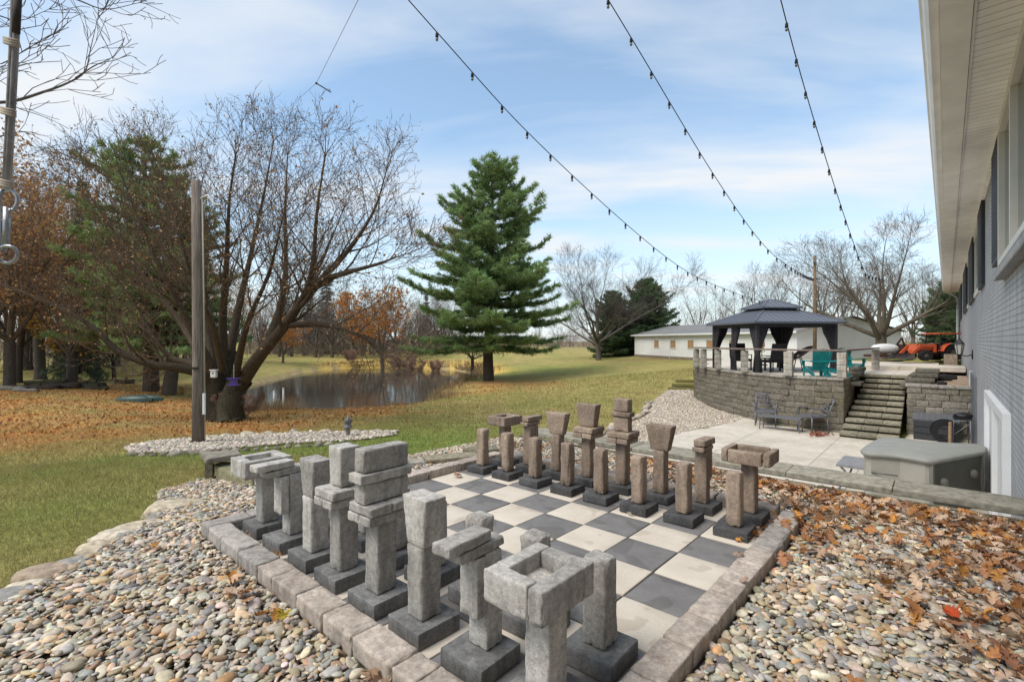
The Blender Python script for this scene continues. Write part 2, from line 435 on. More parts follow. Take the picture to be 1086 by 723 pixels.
def army(name, jb, jp, tone):
    rr = random.Random(21 if name == 'near' else 22)
    row = ['rook', 'knight', 'bishop', 'queen', 'king', 'bishop', 'knight', 'rook']
    if name == 'far': row[7] = 'open_rook'
    desc = {'rook': 'box-topped rook', 'open_rook': 'gappy box-topped rook', 'knight': 'slab-headed knight', 'bishop': 'flared bishop', 'queen': 'block-crowned queen', 'king': 'collared tallest king'}
    protos = {}
    for i, k in enumerate(row):
        loc = ((i+.5)*T + rr.uniform(-.008, .008), jb*T + rr.uniform(-.008, .008), .003)
        rz = rr.uniform(-.03, .03)
        fresh = k not in protos
        o = piece(k, name) if fresh else copy_tree(protos[k])
        if fresh: protos[k] = o
        o.name = 'rook' if k == 'open_rook' else k
        if name == 'near' and i == 1: rz += .03
        if k == 'rook' and i == 7: rz = .0
        o.location = loc; o.rotation_euler = (0, 0, rz)
        where = {0: 'leftmost in back row', 7: 'rightmost in back row'}.get(i, ORD[i] + ' from left in back row')
        tag(o, '%s %s, %s of the %s army' % (tone, desc[k], where, name), 'chess piece', '%s stone chess pieces of the %s army' % (tone, name))
    pro = [piece('pawn', name), piece('pawn', name)]
    for i in range(8):
        o = pro[i] if i < 2 else copy_tree(pro[i % 2])
        o.location = ((i+.5)*T + rr.uniform(-.012, .012), jp*T + rr.uniform(-.012, .012), .003); o.rotation_euler = (0, 0, rr.uniform(-.05, .05) + (PI/2)*(i//2 % 4))
        o.name = 'pawn'
        tag(o, '%s plain post pawn, %s from left in pawn row of the %s army' % (tone, ORD[i], name), 'chess piece', '%s stone pawns of the %s army' % (tone, name))
army('near', .5, 1.5, 'grey'); army('far', 7.5, 6.5, 'brown')
# ------------------------------------------------------------------ terrain
BED = [(4.6, -5.6), (3.0, -4.1), (1.5, -2.65), (.18, -1.33), (-.4, -.76), (-.97, -.3), (-1.98, -.04), (-2.77, .09), (-3.05, .62), (-2.2, 1.55), (-1.5, 3.0), (-1.25, 4.75), (5.03, 4.75), (5.03, -5.6)]
LOW = [(5.1, 4.75), (-1.25, 4.75), (-2.6, 8), (-3.3, 11.2), (-4.1, 15.6), (-5.65, 19.4), (-6.6, 24.2), (-6.2, 24.8), (-4.5, 21.5), (-2.7, 19.2), (-.6, 17.4), (.4, 16.75), (2, 16.65), (3.5, 17.75), (5.1, 17.75)]
TERR = [(-5.2, 24.5), (-4.4, 21.3), (-2.7, 19.25), (-1.55, 18.1), (-.64, 17.4), (.4, 16.75), (2.05, 16.6), (2.1, 20.2), (3.5, 20.2), (3.5, 17.75), (5.1, 17.75), (5.1, 34), (-6.5, 34), (-6.2, 28)]
PONDPX = [(236, 434), (262, 439), (300, 436.5), (350, 437), (400, 434), (430, 431), (452, 427), (468, 416), (486, 408.5), (503, 403), (500, 396), (480, 392), (440, 390.5), (400, 390), (360, 391), (338, 393), (318, 396), (296, 402), (270, 408), (240, 412), (215, 418), (215, 428)]
WZ = -2.2
POND = [tuple(onz(x, y, WZ)[:2]) for x, y in PONDPX]
BIGP = onz(516, 403, -1.5); BIGT = onz(240, 446, -1.4)
_cp = [(-.3, -1.6, -.07), (-1.5, -1.2, -.13), (-3, -1.5, -.28), (-3, .3, -.22), (1, -3.2, -.03), (4, -7, 0), (10, -8, 0), (-6, -4, -.5), (-5, 1, -.47), (-9.1, 2.3, -.9), (-9.1, .9, -.82), (-7.7, 7, -1.1), (-8.2, 5.8, -1.1),
 (-16, 5.2, -1.4), (-12, 0, -1.0), (-15, -6, -1.1), (-25, 4.2, -1.45), (-32, 6.2, -1.5), (-37, 4.2, -1.5), (-40, -10, -1.3), (-30, -20, -1.2), (-22.6, 26, -1.5), (-8.3, 16.4, -1.3), (-12, 10, -1.4), (-5, 5, -.95), (-3.2, 4.5, -.8),
 (-23.6, 44, -.5), (-20.8, 46.9, -.12), (-6, 36, .0), (-6.8, 25, -.55), (-5.9, 19.4, -1.1), (-4.3, 16, -1.2), (-3.6, 11.4, -1.22), (0, 8, -1.35), (3, 12, -1.35), (0, 24, .1), (3, 30, .3), (5, 25, .3), (1.4, 36.5, .45), (3, 36, .5), (-6, 60, .35),
 (-70, 103, -.6), (-110, 60, -1.2), (-150, 150, 0), (0, 150, .5), (100, 100, .5), (100, -100, 0), (-100, -100, -1), (-120, 10, -1.2), (0, -60, 0), (15, 10, -1), (15, 25, 0), (-16, 18, -1.75), (-30, 34, -1.6)]
for p, zz in (((480, 368), 95), ((440, 375), 85), ((560, 375), 75)): v = at(p[0], p[1], zz); _cp.append((v.x, v.y, v.z))
_cp = np.array(_cp)
def _U(r2): return np.where(r2 > 0, r2*np.log(np.maximum(r2, 1e-12)), 0)
_n = len(_cp); _K = _U(((_cp[:, None, :2] - _cp[None, :, :2])**2).sum(-1)) + np.eye(_n)*6.
_Q = np.concatenate([np.ones((_n, 1)), _cp[:, :2]], 1)
_S = np.linalg.solve(np.block([[_K, _Q], [_Q.T, np.zeros((3, 3))]]), np.concatenate([_cp[:, 2], np.zeros(3)]))
def tps(x, y):
    r2 = (x[..., None] - _cp[:, 0])**2 + (y[..., None] - _cp[:, 1])**2
    return _U(r2) @ _S[:_n] + _S[_n] + _S[_n+1]*x + _S[_n+2]*y
def bedz(x, y): return np.where(x < -.6, -.115*np.minimum(-.6 - x, 2.6)**1.0, 0)*1. - .03
def ground(x, y):
    x = np.asarray(x, float); y = np.asarray(y, float); sh = x.shape; x = x.ravel(); y = y.ravel()
    z = tps(x, y); r = np.hypot(x, y); k = np.clip((r - 110)/60, 0, 1); z = z*(1-k) + (-.1)*k
    d = polydist(x, y, POND); ins = inpoly(x, y, POND)
    z = np.where(ins, WZ - np.minimum(.12 + .12*d, .9), np.where(d < 5, np.minimum(np.maximum(z, WZ + .06 + .09*d), WZ + .12 + .5*d), z))
    far_ = (depth(x, y) > 45) & (d < 70) & ~ins; z = np.where(far_, np.maximum(z, WZ + .05 + 1.25*(1 - np.exp(-d/3.2))), z)
    near = (depth(x, y) < 33) & (d < 9) & ~ins; z = np.where(near, np.minimum(z, WZ + .10 + .105*d), z)
    b = inpoly(x, y, BED); z = np.where(b, bedz(x, y) - .05, z)
    lz = -1.31 + np.clip((y - 19)/5.5, 0, 1)*.42; b = inpoly(x, y, LOW); dl = polydist(x, y, LOW); k = np.clip(dl/1.3, 0, 1); k = k*k*(3 - 2*k)
    z = np.where(b, lz, np.where((dl < 1.3) & (y > 5.5), z*k + (lz + .05)*(1 - k), z))
    z = np.where((polydist(x, y, TERR) < .85) & (y < 22.5), np.minimum(z, lz), z)
    b = inpoly(x, y, TERR); z = np.where(b, np.where(y < 29, -1.42, .2), z)
    return z.reshape(sh)
def gz(x, y): return float(ground(np.array([x]), np.array([y]))[0])
def place(px, py, z0=-1.2, it=25):
    """ground point under a photo pixel: walk the ray until it meets the terrain"""
    Zs = np.geomspace(2.3, 400, 1500); P = np.array([CAM.x + Zs*(px - 543)/FPX*CY - Zs*SY, CAM.y + Zs*(px - 543)/FPX*SY + Zs*CY]).T
    h = CAM.z - (py - 361.5)/FPX*Zs - ground(P[:, 0], P[:, 1]); i = int(np.argmax(h < 0))
    return Vector((P[i, 0], P[i, 1], gz(P[i, 0], P[i, 1])))
def nz(x, y, s, o=0):
    """cheap smooth noise for arrays"""
    return (np.sin(x*s + o + 1.7*np.sin(y*s*.83 + o*2)) + np.sin(y*s*1.13 + o*3 + 1.3*np.sin(x*s*.71 + 4)) + .6*np.sin((x + y)*s*2.1 + o) + .6*np.sin((x - .6*y)*s*2.9 - o))/3.2
def lawncol(x, y):
    x = np.asarray(x, float); y = np.asarray(y, float)
    Z = depth(x, y); L = lateral(x, y); px = 543 + FPX*L/np.maximum(Z, .5)
    g = np.clip(.5 + .5*nz(x, y, .55, 1) + .25*nz(x, y, 2.1, 5), 0, 1)[..., None]
    c = np.array([.375, .30, .125])*(1-g) + np.array([.27, .262, .085])*g
    # lush strip in front of the pole bed and by the big pine
    dl = np.minimum(np.abs(np.hypot((x + 6.4)/2.6, (y - 6.0)/4.5) - 0), 9)
    lush = 1.35*np.exp(-dl**2) + .8*np.exp(-(((x + 27)/9)**2 + ((y - 34)/6)**2)) + .7*np.exp(-(((x + 2.6)/1.3)**2 + ((y + .9)/.8)**2)) + .8*np.exp(-(((x + 6.8)/1.6)**2 + ((y - .4)/2.2)**2))
    lush = np.clip(lush*(.75 + .4*nz(x, y, 1.3, 2)), 0, 1)[..., None]
    c = c*(1-lush) + np.array([.215, .275, .07])*lush
    # leaf litter under the maple and evergreens and towards the pond
    dt = np.hypot((x - BIGT.x + 6)/10.5, (y - BIGT.y + 1)/10); dp = np.hypot((x + 29)/12, (y - 4)/9); dq = np.hypot((x - BIGP.x - 2.0)/5.5, (y - BIGP.y + 2.2)/4.2)
    lit = np.clip(1.6*np.exp(-dt**4) + 1.3*np.exp(-dp**3) + .9*np.exp(-dq**3), 0, 1.0)
    lit = np.clip(lit*(.75 + .6*nz(x, y, .9, 7) + .35*nz(x, y, 3.3, 1)), 0, 1)[..., None]
    b = np.clip(.5 + .7*nz(x, y, 1.1, 9), 0, 1)[..., None]
    c = c*(1-lit) + (np.array([.58, .30, .105])*b + np.array([.46, .29, .13])*(1-b))*lit
    oh = np.exp(-(((x + 9.5)/2.0)**2 + ((y + 3.6)/1.0)**2))[..., None]
    c = c*(1-oh) + np.array([.42, .19, .035])*oh
    far = np.clip((Z - 75)/40, 0, 1)[..., None]; fc = np.array([.26, .20, .12])
    right = (np.clip((px - 545)/60, 0, 1)*np.clip((700 - px)/30, 0, 1))[..., None]
    c = c*(1 - far*right) + fc*far*right
    d = polydist(x, y, POND)
    sh = np.exp(-(np.maximum(d - .1, 0)/.5)**2)[..., None]*.8
    c = c*(1-sh) + np.array([.36, .27, .17])*sh
    bk = (np.exp(-(np.maximum(d - 2.4, 0)/1.4)**2)*(d > .5)*(Z > 45)*np.clip((px - 325)/30, 0, 1))[..., None]*.85
    c = c*(1-bk) + np.array([.62, .42, .12])*bk
    bare = np.exp(-(((x + 15.5)/5)**2 + ((y - 44.5)/3.5)**2))[..., None]*.6
    c = c*(1-bare) + np.array([.24, .16, .09])*bare
    return c
def terrain():
    a0 = np.linspace(R(-62), R(62), 460); a1 = np.linspace(R(62), R(298), 70)[1:-1]
    A = np.concatenate([a0, a1]); rr = np.concatenate([np.geomspace(.8, 60, 190), np.geomspace(62, 1500, 55)])
    g = np.meshgrid(rr, A, indexing='ij'); th = g[1]
    dx = -SY*np.cos(th) + CY*np.sin(th); dy = CY*np.cos(th) + SY*np.sin(th)
    X = CAM.x + g[0]*dx; Y = CAM.y + g[0]*dy; Z = ground(X, Y)
    nr, na = X.shape
    V = np.stack([X, Y, Z], -1).reshape(-1, 3); i = np.arange(nr-1)[:, None]*na; j = np.arange(na)[None]; j2 = (j+1) % na
    F = np.stack([i+j, i+na+j, i+na+j2, i+j2], -1).reshape(-1, 4)[:, ::-1]
    col = lawncol(V[:, 0], V[:, 1])
    # fill the hole under the camera
    V = np.concatenate([V, [[CAM.x, CAM.y, Z[0].mean()]]]); col = np.concatenate([col, [[.2, .17, .1]]])
    me = np_mesh('lawn', V, F, col)
    m, nt, b = newmat('autumn_lawn'); w = worldpos(nt); c = attr(nt)
    n1 = tex(nt, w, 1.4, 6, .65); n2 = tex(nt, w, 16, 5, .7); n3 = tex(nt, w, 90, 3, .7)
    c = mix(nt, c, ramp(nt, n1, [(.3, (.78, .74, .66)), (.7, (1.2, 1.22, 1.2))]), 1., 'MULTIPLY')
    c = mix(nt, c, ramp(nt, n2, [(.3, (.6, .6, .55)), (.5, (1, 1, 1)), (.72, (1.45, 1.32, 1.2))]), 1., 'MULTIPLY')
    c = mix(nt, c, ramp(nt, n3, [(.3, .62), (.7, 1.32)]), 1., 'MULTIPLY')
    put(nt, b, c, .95, .1); bump(nt, b, math_(nt, 'ADD', n2, math_(nt, 'MULTIPLY', n3, .6)), .7, .05)
    obj('lawn', me, m, kind='structure')
terrain()

# pond
def pond():
    mb = MB(); xs = [p[0] for p in POND]; ys = [p[1] for p in POND]
    cx, cy = sum(xs)/len(xs), sum(ys)/len(ys)
    P = [(cx + (x-cx)*1.25, cy + (y-cy)*1.25, WZ) for x, y in POND]
    mb.add(P + [(cx, cy, WZ)], [(i, (i+1) % len(P), len(P)) for i in range(len(P))])
    m, nt, b = newmat('pond_water'); w = worldpos(nt)
    put(nt, b, (.060, .053, .040), .05, .7); b.inputs['IOR'].default_value = 1.33
    n = N(nt, 'Bump'); n.inputs['Strength'].default_value = .2; n.inputs['Distance'].default_value = .03
    nt.links.new(tex(nt, w, 1.6, 4), n.inputs['Height']); nt.links.new(n.outputs[0], b.inputs['Normal'])
    me = mb.mesh('pond'); o = obj('pond_water', me, m, kind='structure')
    bm = bmesh.new(); bm.from_mesh(me); bmesh.ops.recalc_face_normals(bm, faces=bm.faces)
    if bm.faces[0].normal.z < 0: bmesh.ops.reverse_faces(bm, faces=bm.faces)
    bm.to_mesh(me); bm.free()
pond()

# ------------------------------------------------------------------ patio, path
PZ = -1.25
def sheets():
    m, nt, b = newmat('patio_concrete'); w = worldpos(nt)
    n = tex(nt, w, .9, 6, .6); n2 = tex(nt, w, 60, 4, .7)
    c = ramp(nt, n, [(.3, (.50, .44, .36)), (.7, (.66, .595, .50))])
    jb = N(nt, 'TexBrick'); jb.offset = 0; nt.links.new(w, jb.inputs['Vector'])
    for k, v in (('Scale', 1.), ('Mortar Size', .010), ('Mortar Smooth', .2), ('Brick Width', 3.0), ('Row Height', 3.2)): jb.inputs[k].default_value = v
    c = mix(nt, c, ramp(nt, jb.outputs['Fac'], [(0, 1), (1, .45)]), 1., 'MULTIPLY')
    c = mix(nt, c, (.27, .23, .175), ramp(nt, tex(nt, w, .55, 6, .65), [(.52, 0), (.68, .5)]))
    c = mix(nt, c, ramp(nt, tex(nt, w, 7, 5, .7), [(.3, .84), (.6, 1.05)]), 1., 'MULTIPLY')
    c = mix(nt, c, ramp(nt, n2, [(.3, .86), (.7, 1.1)]), 1., 'MULTIPLY')
    put(nt, b, c, .9, .2); bump(nt, b, n2, .2, .004)
    # two slabs with a joint between them (a = 2.1)
    L = [(2.095, 4.7), (-1.2, 4.7), (-1.6, 8.2), (-1.75, 11), (-1.7, 13.5), (-1.35, 15.4), (-1.15, 16.6), (-1.3, 17.9), (-.6, 17.45), (.4, 16.8), (2.095, 16.65)]
    Rr = [(2.105, 4.7), (5.05, 4.7), (5.05, 17.8), (3.6, 17.8), (3.5, 16.1), (2.105, 16.1)]
    mb = MB(); prism(mb, L[::-1], PZ - .12, PZ); prism(mb, Rr, PZ - .12, PZ); mb.build('patio', m, kind='structure')
    mb = MB(); prism(mb, [(-5.2, 24.5), (-4.4, 21.3), (-2.7, 19.25), (-1.55, 18.1), (-.64, 17.4), (.4, 16.75), (2.05, 16.6), (2.1, 20.2), (3.45, 20.2), (3.5, 23.2), (4.15, 24), (4.15, 34), (-6.5, 34), (-6.2, 28)], .27, .40)
    mb.build('terrace_floor', m, kind='structure')
    # raised slab step across the terrace walk, further off
    mb = MB(); bx(mb, (3.2, 25.2, .48), (3.6, 2.6, .155)); mb.build('terrace_step', m, kind='structure')
sheets()

ICO = {}
def ico(n):
    if n not in ICO:
        bm = bmesh.new(); bmesh.ops.create_icosphere(bm, subdivisions=n, radius=1)
        ICO[n] = (np.array([v.co[:] for v in bm.verts]), np.array([[v.index for v in f.verts] for f in bm.faces])); bm.free()
    return ICO[n]
PEBC = np.array([1.16, 1.06, .91])*np.array([(.34, .33, .31), (.26, .265, .275), (.42, .395, .35), (.50, .46, .39), (.40, .32, .235), (.30, .22, .15), (.36, .25, .18), (.20, .205, .215), (.55, .53, .49), (.43, .28, .15), (.45, .42, .40), (.33, .30, .24), (.38, .375, .36), (.29, .31, .33), (.46, .37, .27)])
def stones(name, X, Y, Z, R0, lod, pal, w, flat=.40, tiltmax=.5, mat=None, seed=1, smooth=True):
    g = np.random.default_rng(seed); n = len(X); tv, tf = ico(lod); k = len(tv)
    sc = np.stack([R0*g.uniform(.8, 1.25, n), R0*g.uniform(.55, .85, n), R0*flat*g.choice((.45, .8, 1., 1.2), n)], 1)
    V = tv[None]*sc[:, None]
    # egg-like asymmetry and lumps
    ph = g.uniform(0, 6.28, (n, 3, 1)); V = V*(1 + .10*np.sign(np.sin(tv[None, :, [0]]*3.1 + tv[None, :, [1]]*2.3 + ph[:, [2]]*2))*np.abs(np.sin(tv[None, :, [0]]*3.1 + tv[None, :, [1]]*2.3 + ph[:, [2]]*2))**.5 + .13*np.sin(tv[None, :, [0]]*2.2 + ph[:, [0]]) + .10*np.sin(tv[None, :, [1]]*2.7 + ph[:, [1]]) + .08*np.sin(tv[None, :, [2]]*2.1 + tv[None, :, [0]]*1.7 + ph[:, [2]]))
    t = g.normal(0, tiltmax*.5, n); co, si = np.cos(t)[:, None], np.sin(t)[:, None]
    x, z = V[..., 0]*co - V[..., 2]*si, V[..., 0]*si + V[..., 2]*co
    r = g.uniform(0, 2*PI, n); co, si = np.cos(r)[:, None], np.sin(r)[:, None]
    V = np.stack([x*co - V[..., 1]*si + X[:, None], x*si + V[..., 1]*co + Y[:, None], z + Z[:, None]], -1)
    F = tf[None] + (np.arange(n)*k)[:, None, None]
    c = pal[g.choice(len(pal), n, p=w)]*g.uniform(.6, 1.3, (n, 1))*(1 + g.normal(0, .04, (n, 3)))
    c = np.repeat(c, k, 0)
    return np_mesh(name, V.reshape(-1, 3), F.reshape(-1, 3), np.clip(c, .01, .9), smooth)
PW = np.array([9, 8, 10, 8, 8, 4, 4, 5, 5, 3, 9, 8, 10, 6, 6.]); PW /= PW.sum()
def pebbles():
    m, nt, b = newmat('pebble_subgrade'); w = worldpos(nt); v = N(nt, 'TexVoronoi'); v.inputs['Scale'].default_value = 24; nt.links.new(w, v.inputs['Vector'])
    put(nt, b, mix(nt, (.13, .11, .085), mix(nt, v.outputs['Color'], (.3, .27, .22), .8), .5), .95, .1)
    mb = MB(); P = BED
    nn = 60; gx = np.linspace(-3.1, 5.05, 120); gy = np.linspace(-5.6, 4.75, 120); G = np.meshgrid(gx, gy, indexing='ij')
    V = np.stack([G[0], G[1], bedz(G[0], G[1]) - .012], -1).reshape(-1, 3); i = np.arange(119)[:, None]*120; j = np.arange(119)[None]
    F = np.stack([i+j, i+120+j, i+121+j, i+1+j], -1).reshape(-1, 4); cen = V[F].mean(1)
    keep = inpoly(cen[:, 0], cen[:, 1], BED) & ~((cen[:, 0] > .05) & (cen[:, 0] < 3.3) & (cen[:, 1] > .05) & (cen[:, 1] < 3.3))
    obj('pebble_bed', np_mesh('pebble_bed', V, F[keep], None), m, kind='structure')
    g = np.random.default_rng(4); s = .036; xs = np.arange(-3.2, 5.05, s); ys = np.arange(-4.6, 4.6, s); X, Y = [q.ravel() for q in np.meshgrid(xs, ys)]
    out = []
    for lay, dz in ((0, -.006), (1, .010), (2, .019)):
        x = X + g.uniform(-.5, .5, len(X))*s*1.5; y = Y + g.uniform(-.5, .5, len(X))*s*1.5
        k = inpoly(x, y, BED) & ~((x > -.19) & (x < 3.55) & (y > -.19) & (y < 3.53))
        d = depth(x, y); k &= (d > 1.0) & (np.abs(lateral(x, y)) < d*1.3 + .8)
        if lay == 2: k &= g.random(len(x)) < .45
        x, y = x[k], y[k]; out.append((x, y, bedz(x, y) + .03 + dz + g.normal(0, .003, len(x))))
    x = np.concatenate([o[0] for o in out]); y = np.concatenate([o[1] for o in out]); z = np.concatenate([o[2] for o in out])
    r = np.clip(g.lognormal(math.log(.0212), .38, len(x)), .009, .047)
    d = depth(x, y)
    near = d < 4.6
    for nm, k, lod in (('near', near, 2), ('far', ~near, 1)):
        xx = x[k]; me = stones('river_pebbles', xx, y[k], z[k] - .012, r[k], lod, PEBC, PW, seed=lod, tiltmax=.6)
        obj('river_pebbles', me, M_peb, kind='stuff', label='loose rounded river pebbles in mixed greys and tans around the chessboard')
pebbles()

def gravel(name, poly, zf, spacing, r, n_l=2, label='', pal=None, under=(.22, .19, .16), seed=3, lod=1, inset=0):
    g = np.random.default_rng(seed); xs = [p[0] for p in poly]; ys = [p[1] for p in poly]
    X, Y = [q.ravel() for q in np.meshgrid(np.arange(min(xs), max(xs), spacing), np.arange(min(ys), max(ys), spacing))]
    x = np.concatenate([X]*n_l); y = np.concatenate([Y]*n_l); x = x + g.uniform(-.7, .7, len(x))*spacing; y = y + g.uniform(-.7, .7, len(y))*spacing
    k = inpoly(x, y, poly); x, y = x[k], y[k]; z = zf(x, y) + g.uniform(0, .6, len(x))*r
    pal = PEBC*.9 if pal is None else pal
    me = stones(name, x, y, z, np.clip(r*g.lognormal(0, .3, len(x)), r*.5, r*2), lod, pal, np.ones(len(pal))/len(pal), seed=seed, flat=.6)
    obj(name, me, M_peb, kind='stuff', label=label)
GPAL = np.array([(.46, .385, .30), (.55, .46, .36), (.38, .32, .25), (.50, .43, .35), (.60, .52, .42)])
def paths():
    # gravel walk between lawn and terrace wall
    poly = [(-1.15, 4.9), (-2.5, 8), (-3.2, 11.2), (-4.0, 15.6), (-5.5, 19.4), (-6.55, 24.1), (-6.1, 24.7), (-4.55, 21.6), (-2.75, 19.3), (-1.2, 17.85), (-1.1, 16.6), (-1.3, 15.4), (-1.65, 13.5), (-1.7, 11), (-1.55, 8.2), (-1.15, 4.9)]
    def zf(x, y): return -1.25 + np.clip((y - 19)/5.5, 0, 1)*.45 + .02*nz(x, y, 1.2)
    m = m_plain('gravel_ground', (.42, .35, .27), .95, .1, .35, 30)
    mb = MB(); g = np.random.default_rng(2)
    nx = 40; xs = np.linspace(-6.7, -1, nx); ys = np.linspace(4.8, 24.8, 100); G = np.meshgrid(xs, ys, indexing='ij')
    V = np.stack([G[0], G[1], zf(G[0], G[1]) - .01], -1).reshape(-1, 3); i = np.arange(nx-1)[:, None]*100; j = np.arange(99)[None]
    F = np.stack([i+j, i+100+j, i+101+j, i+1+j], -1).reshape(-1, 4); cen = V[F].mean(1)
    obj('gravel_path', np_mesh('gravel_path', V, F[inpoly(cen[:, 0], cen[:, 1], poly) | (polydist(cen[:, 0], cen[:, 1], poly) < .12)], None), m, kind='structure')
    gravel('path_gravel', poly, lambda x, y: zf(x, y), .062, .030, 2, 'small tan gravel covering the curved walk below the terrace wall', GPAL, lod=1)
    # bed with the pole
    px = [(132, 476), (140, 482), (175, 482), (215, 480), (260, 476), (300, 472), (340, 470), (380, 468), (420, 462), (422, 458), (380, 459), (340, 459), (300, 461), (250, 463), (200, 466), (160, 470)]
    pl = [place(*q) for q in px]; poly = [(p.x, p.y) for p in pl]
    gravel('pole_bed_gravel', poly, lambda x, y: ground(x, y) + .03, .07, .042, 2, 'pale gravel in the long low bed around the wooden pole', GPAL*.95, seed=8)
    return poly
POLEBED = paths()

# ------------------------------------------------------------------ block walls
def wallblocks(path, z0, z1, ch, bl, th, seed, col=(.20, .165, .115), batter=.0, moss=.5):
    """courses of split-face blocks laid along a plan polyline"""
    mb = MB(); g = random.Random(seed); P = [Vector((p[0], p[1], 0)) for p in path]
    seg = [(P[i+1] - P[i]).length for i in range(len(P)-1)]; tot = sum(seg)
    def pos(s):
        s = max(0, min(tot - 1e-6, s)); i = 0
        while s > seg[i]: s -= seg[i]; i += 1
        d = (P[i+1] - P[i]).normalized(); return P[i] + d*s, d
    nc = max(1, round((z1 - z0)/ch)); h = (z1 - z0)/nc
    for c in range(nc):
        s = -bl*(.5 if c % 2 else 0)
        while s < tot:
            L = bl*g.choice((.7, 1, 1, 1.3)); s0 = max(0, s); s1 = min(tot, s + L)
            if s1 - s0 > .05:
                p, d = pos((s0 + s1)/2); nrm = Vector((d.y, -d.x, 0))
                p = p + nrm*(-th/2 - batter*c + g.uniform(-.012, .012))
                k = g.uniform(.84, 1.14); mm = noise.noise(Vector((p.x*.8, p.y*.8, z0 + c*h*1.3)) + Vector((seed, 0, 0)))
                cc = np.array(col)*k
                if mm > 0: cc = cc*(1 - mm*moss) + np.array([.125, .12, .045])*mm*moss
                if g.random() < .12: cc = cc*1.12
                V, F = rbox((0, 0, 0), (s1 - s0 - .006, th, h - .005), .014, 2, .012, .6, g.randrange(9999), math.atan2(d.y, d.x))
                mb.add(V + np.array([p.x, p.y, z0 + (c + .5)*h]), F, cc)
            s += L
    return mb
def capstones(parent, path, z, h, wd, bl, seed, off=0., col=(.235, .21, .17), cr=.008):
    g = random.Random(seed); mb = MB(); P = [Vector((p[0], p[1], 0)) for p in path]
    for i in range(len(P)-1):
        d = P[i+1] - P[i]; L = d.length; d.normalize(); nrm = Vector((d.y, -d.x, 0)); n = max(1, round(L/bl))
        for k in range(n):
            p = P[i] + d*(k+.5)*L/n + nrm*(off - wd/2); cc = np.array(col)*g.uniform(.8, 1.2)
            V, F = rbox((0, 0, 0), (L/n - .006, wd, h), cr, 3, .0018, .5, g.randrange(9999), math.atan2(d.y, d.x))
            mb.add(V + np.array([p.x, p.y, z + h/2 + g.uniform(-.003, .003)]), F, cc)
    return mb.build('cap', M_block, parent, True)
TW = [(2.08, 16.58), (1.2, 16.58), (.4, 16.72), (-.1, 16.98), (-.64, 17.38), (-1.1, 17.7), (-1.55, 18.08), (-2.1, 18.6), (-2.7, 19.2), (-3.3, 19.9), (-3.9, 20.6), (-4.4, 21.3), (-4.8, 22.4), (-5.0, 24)]
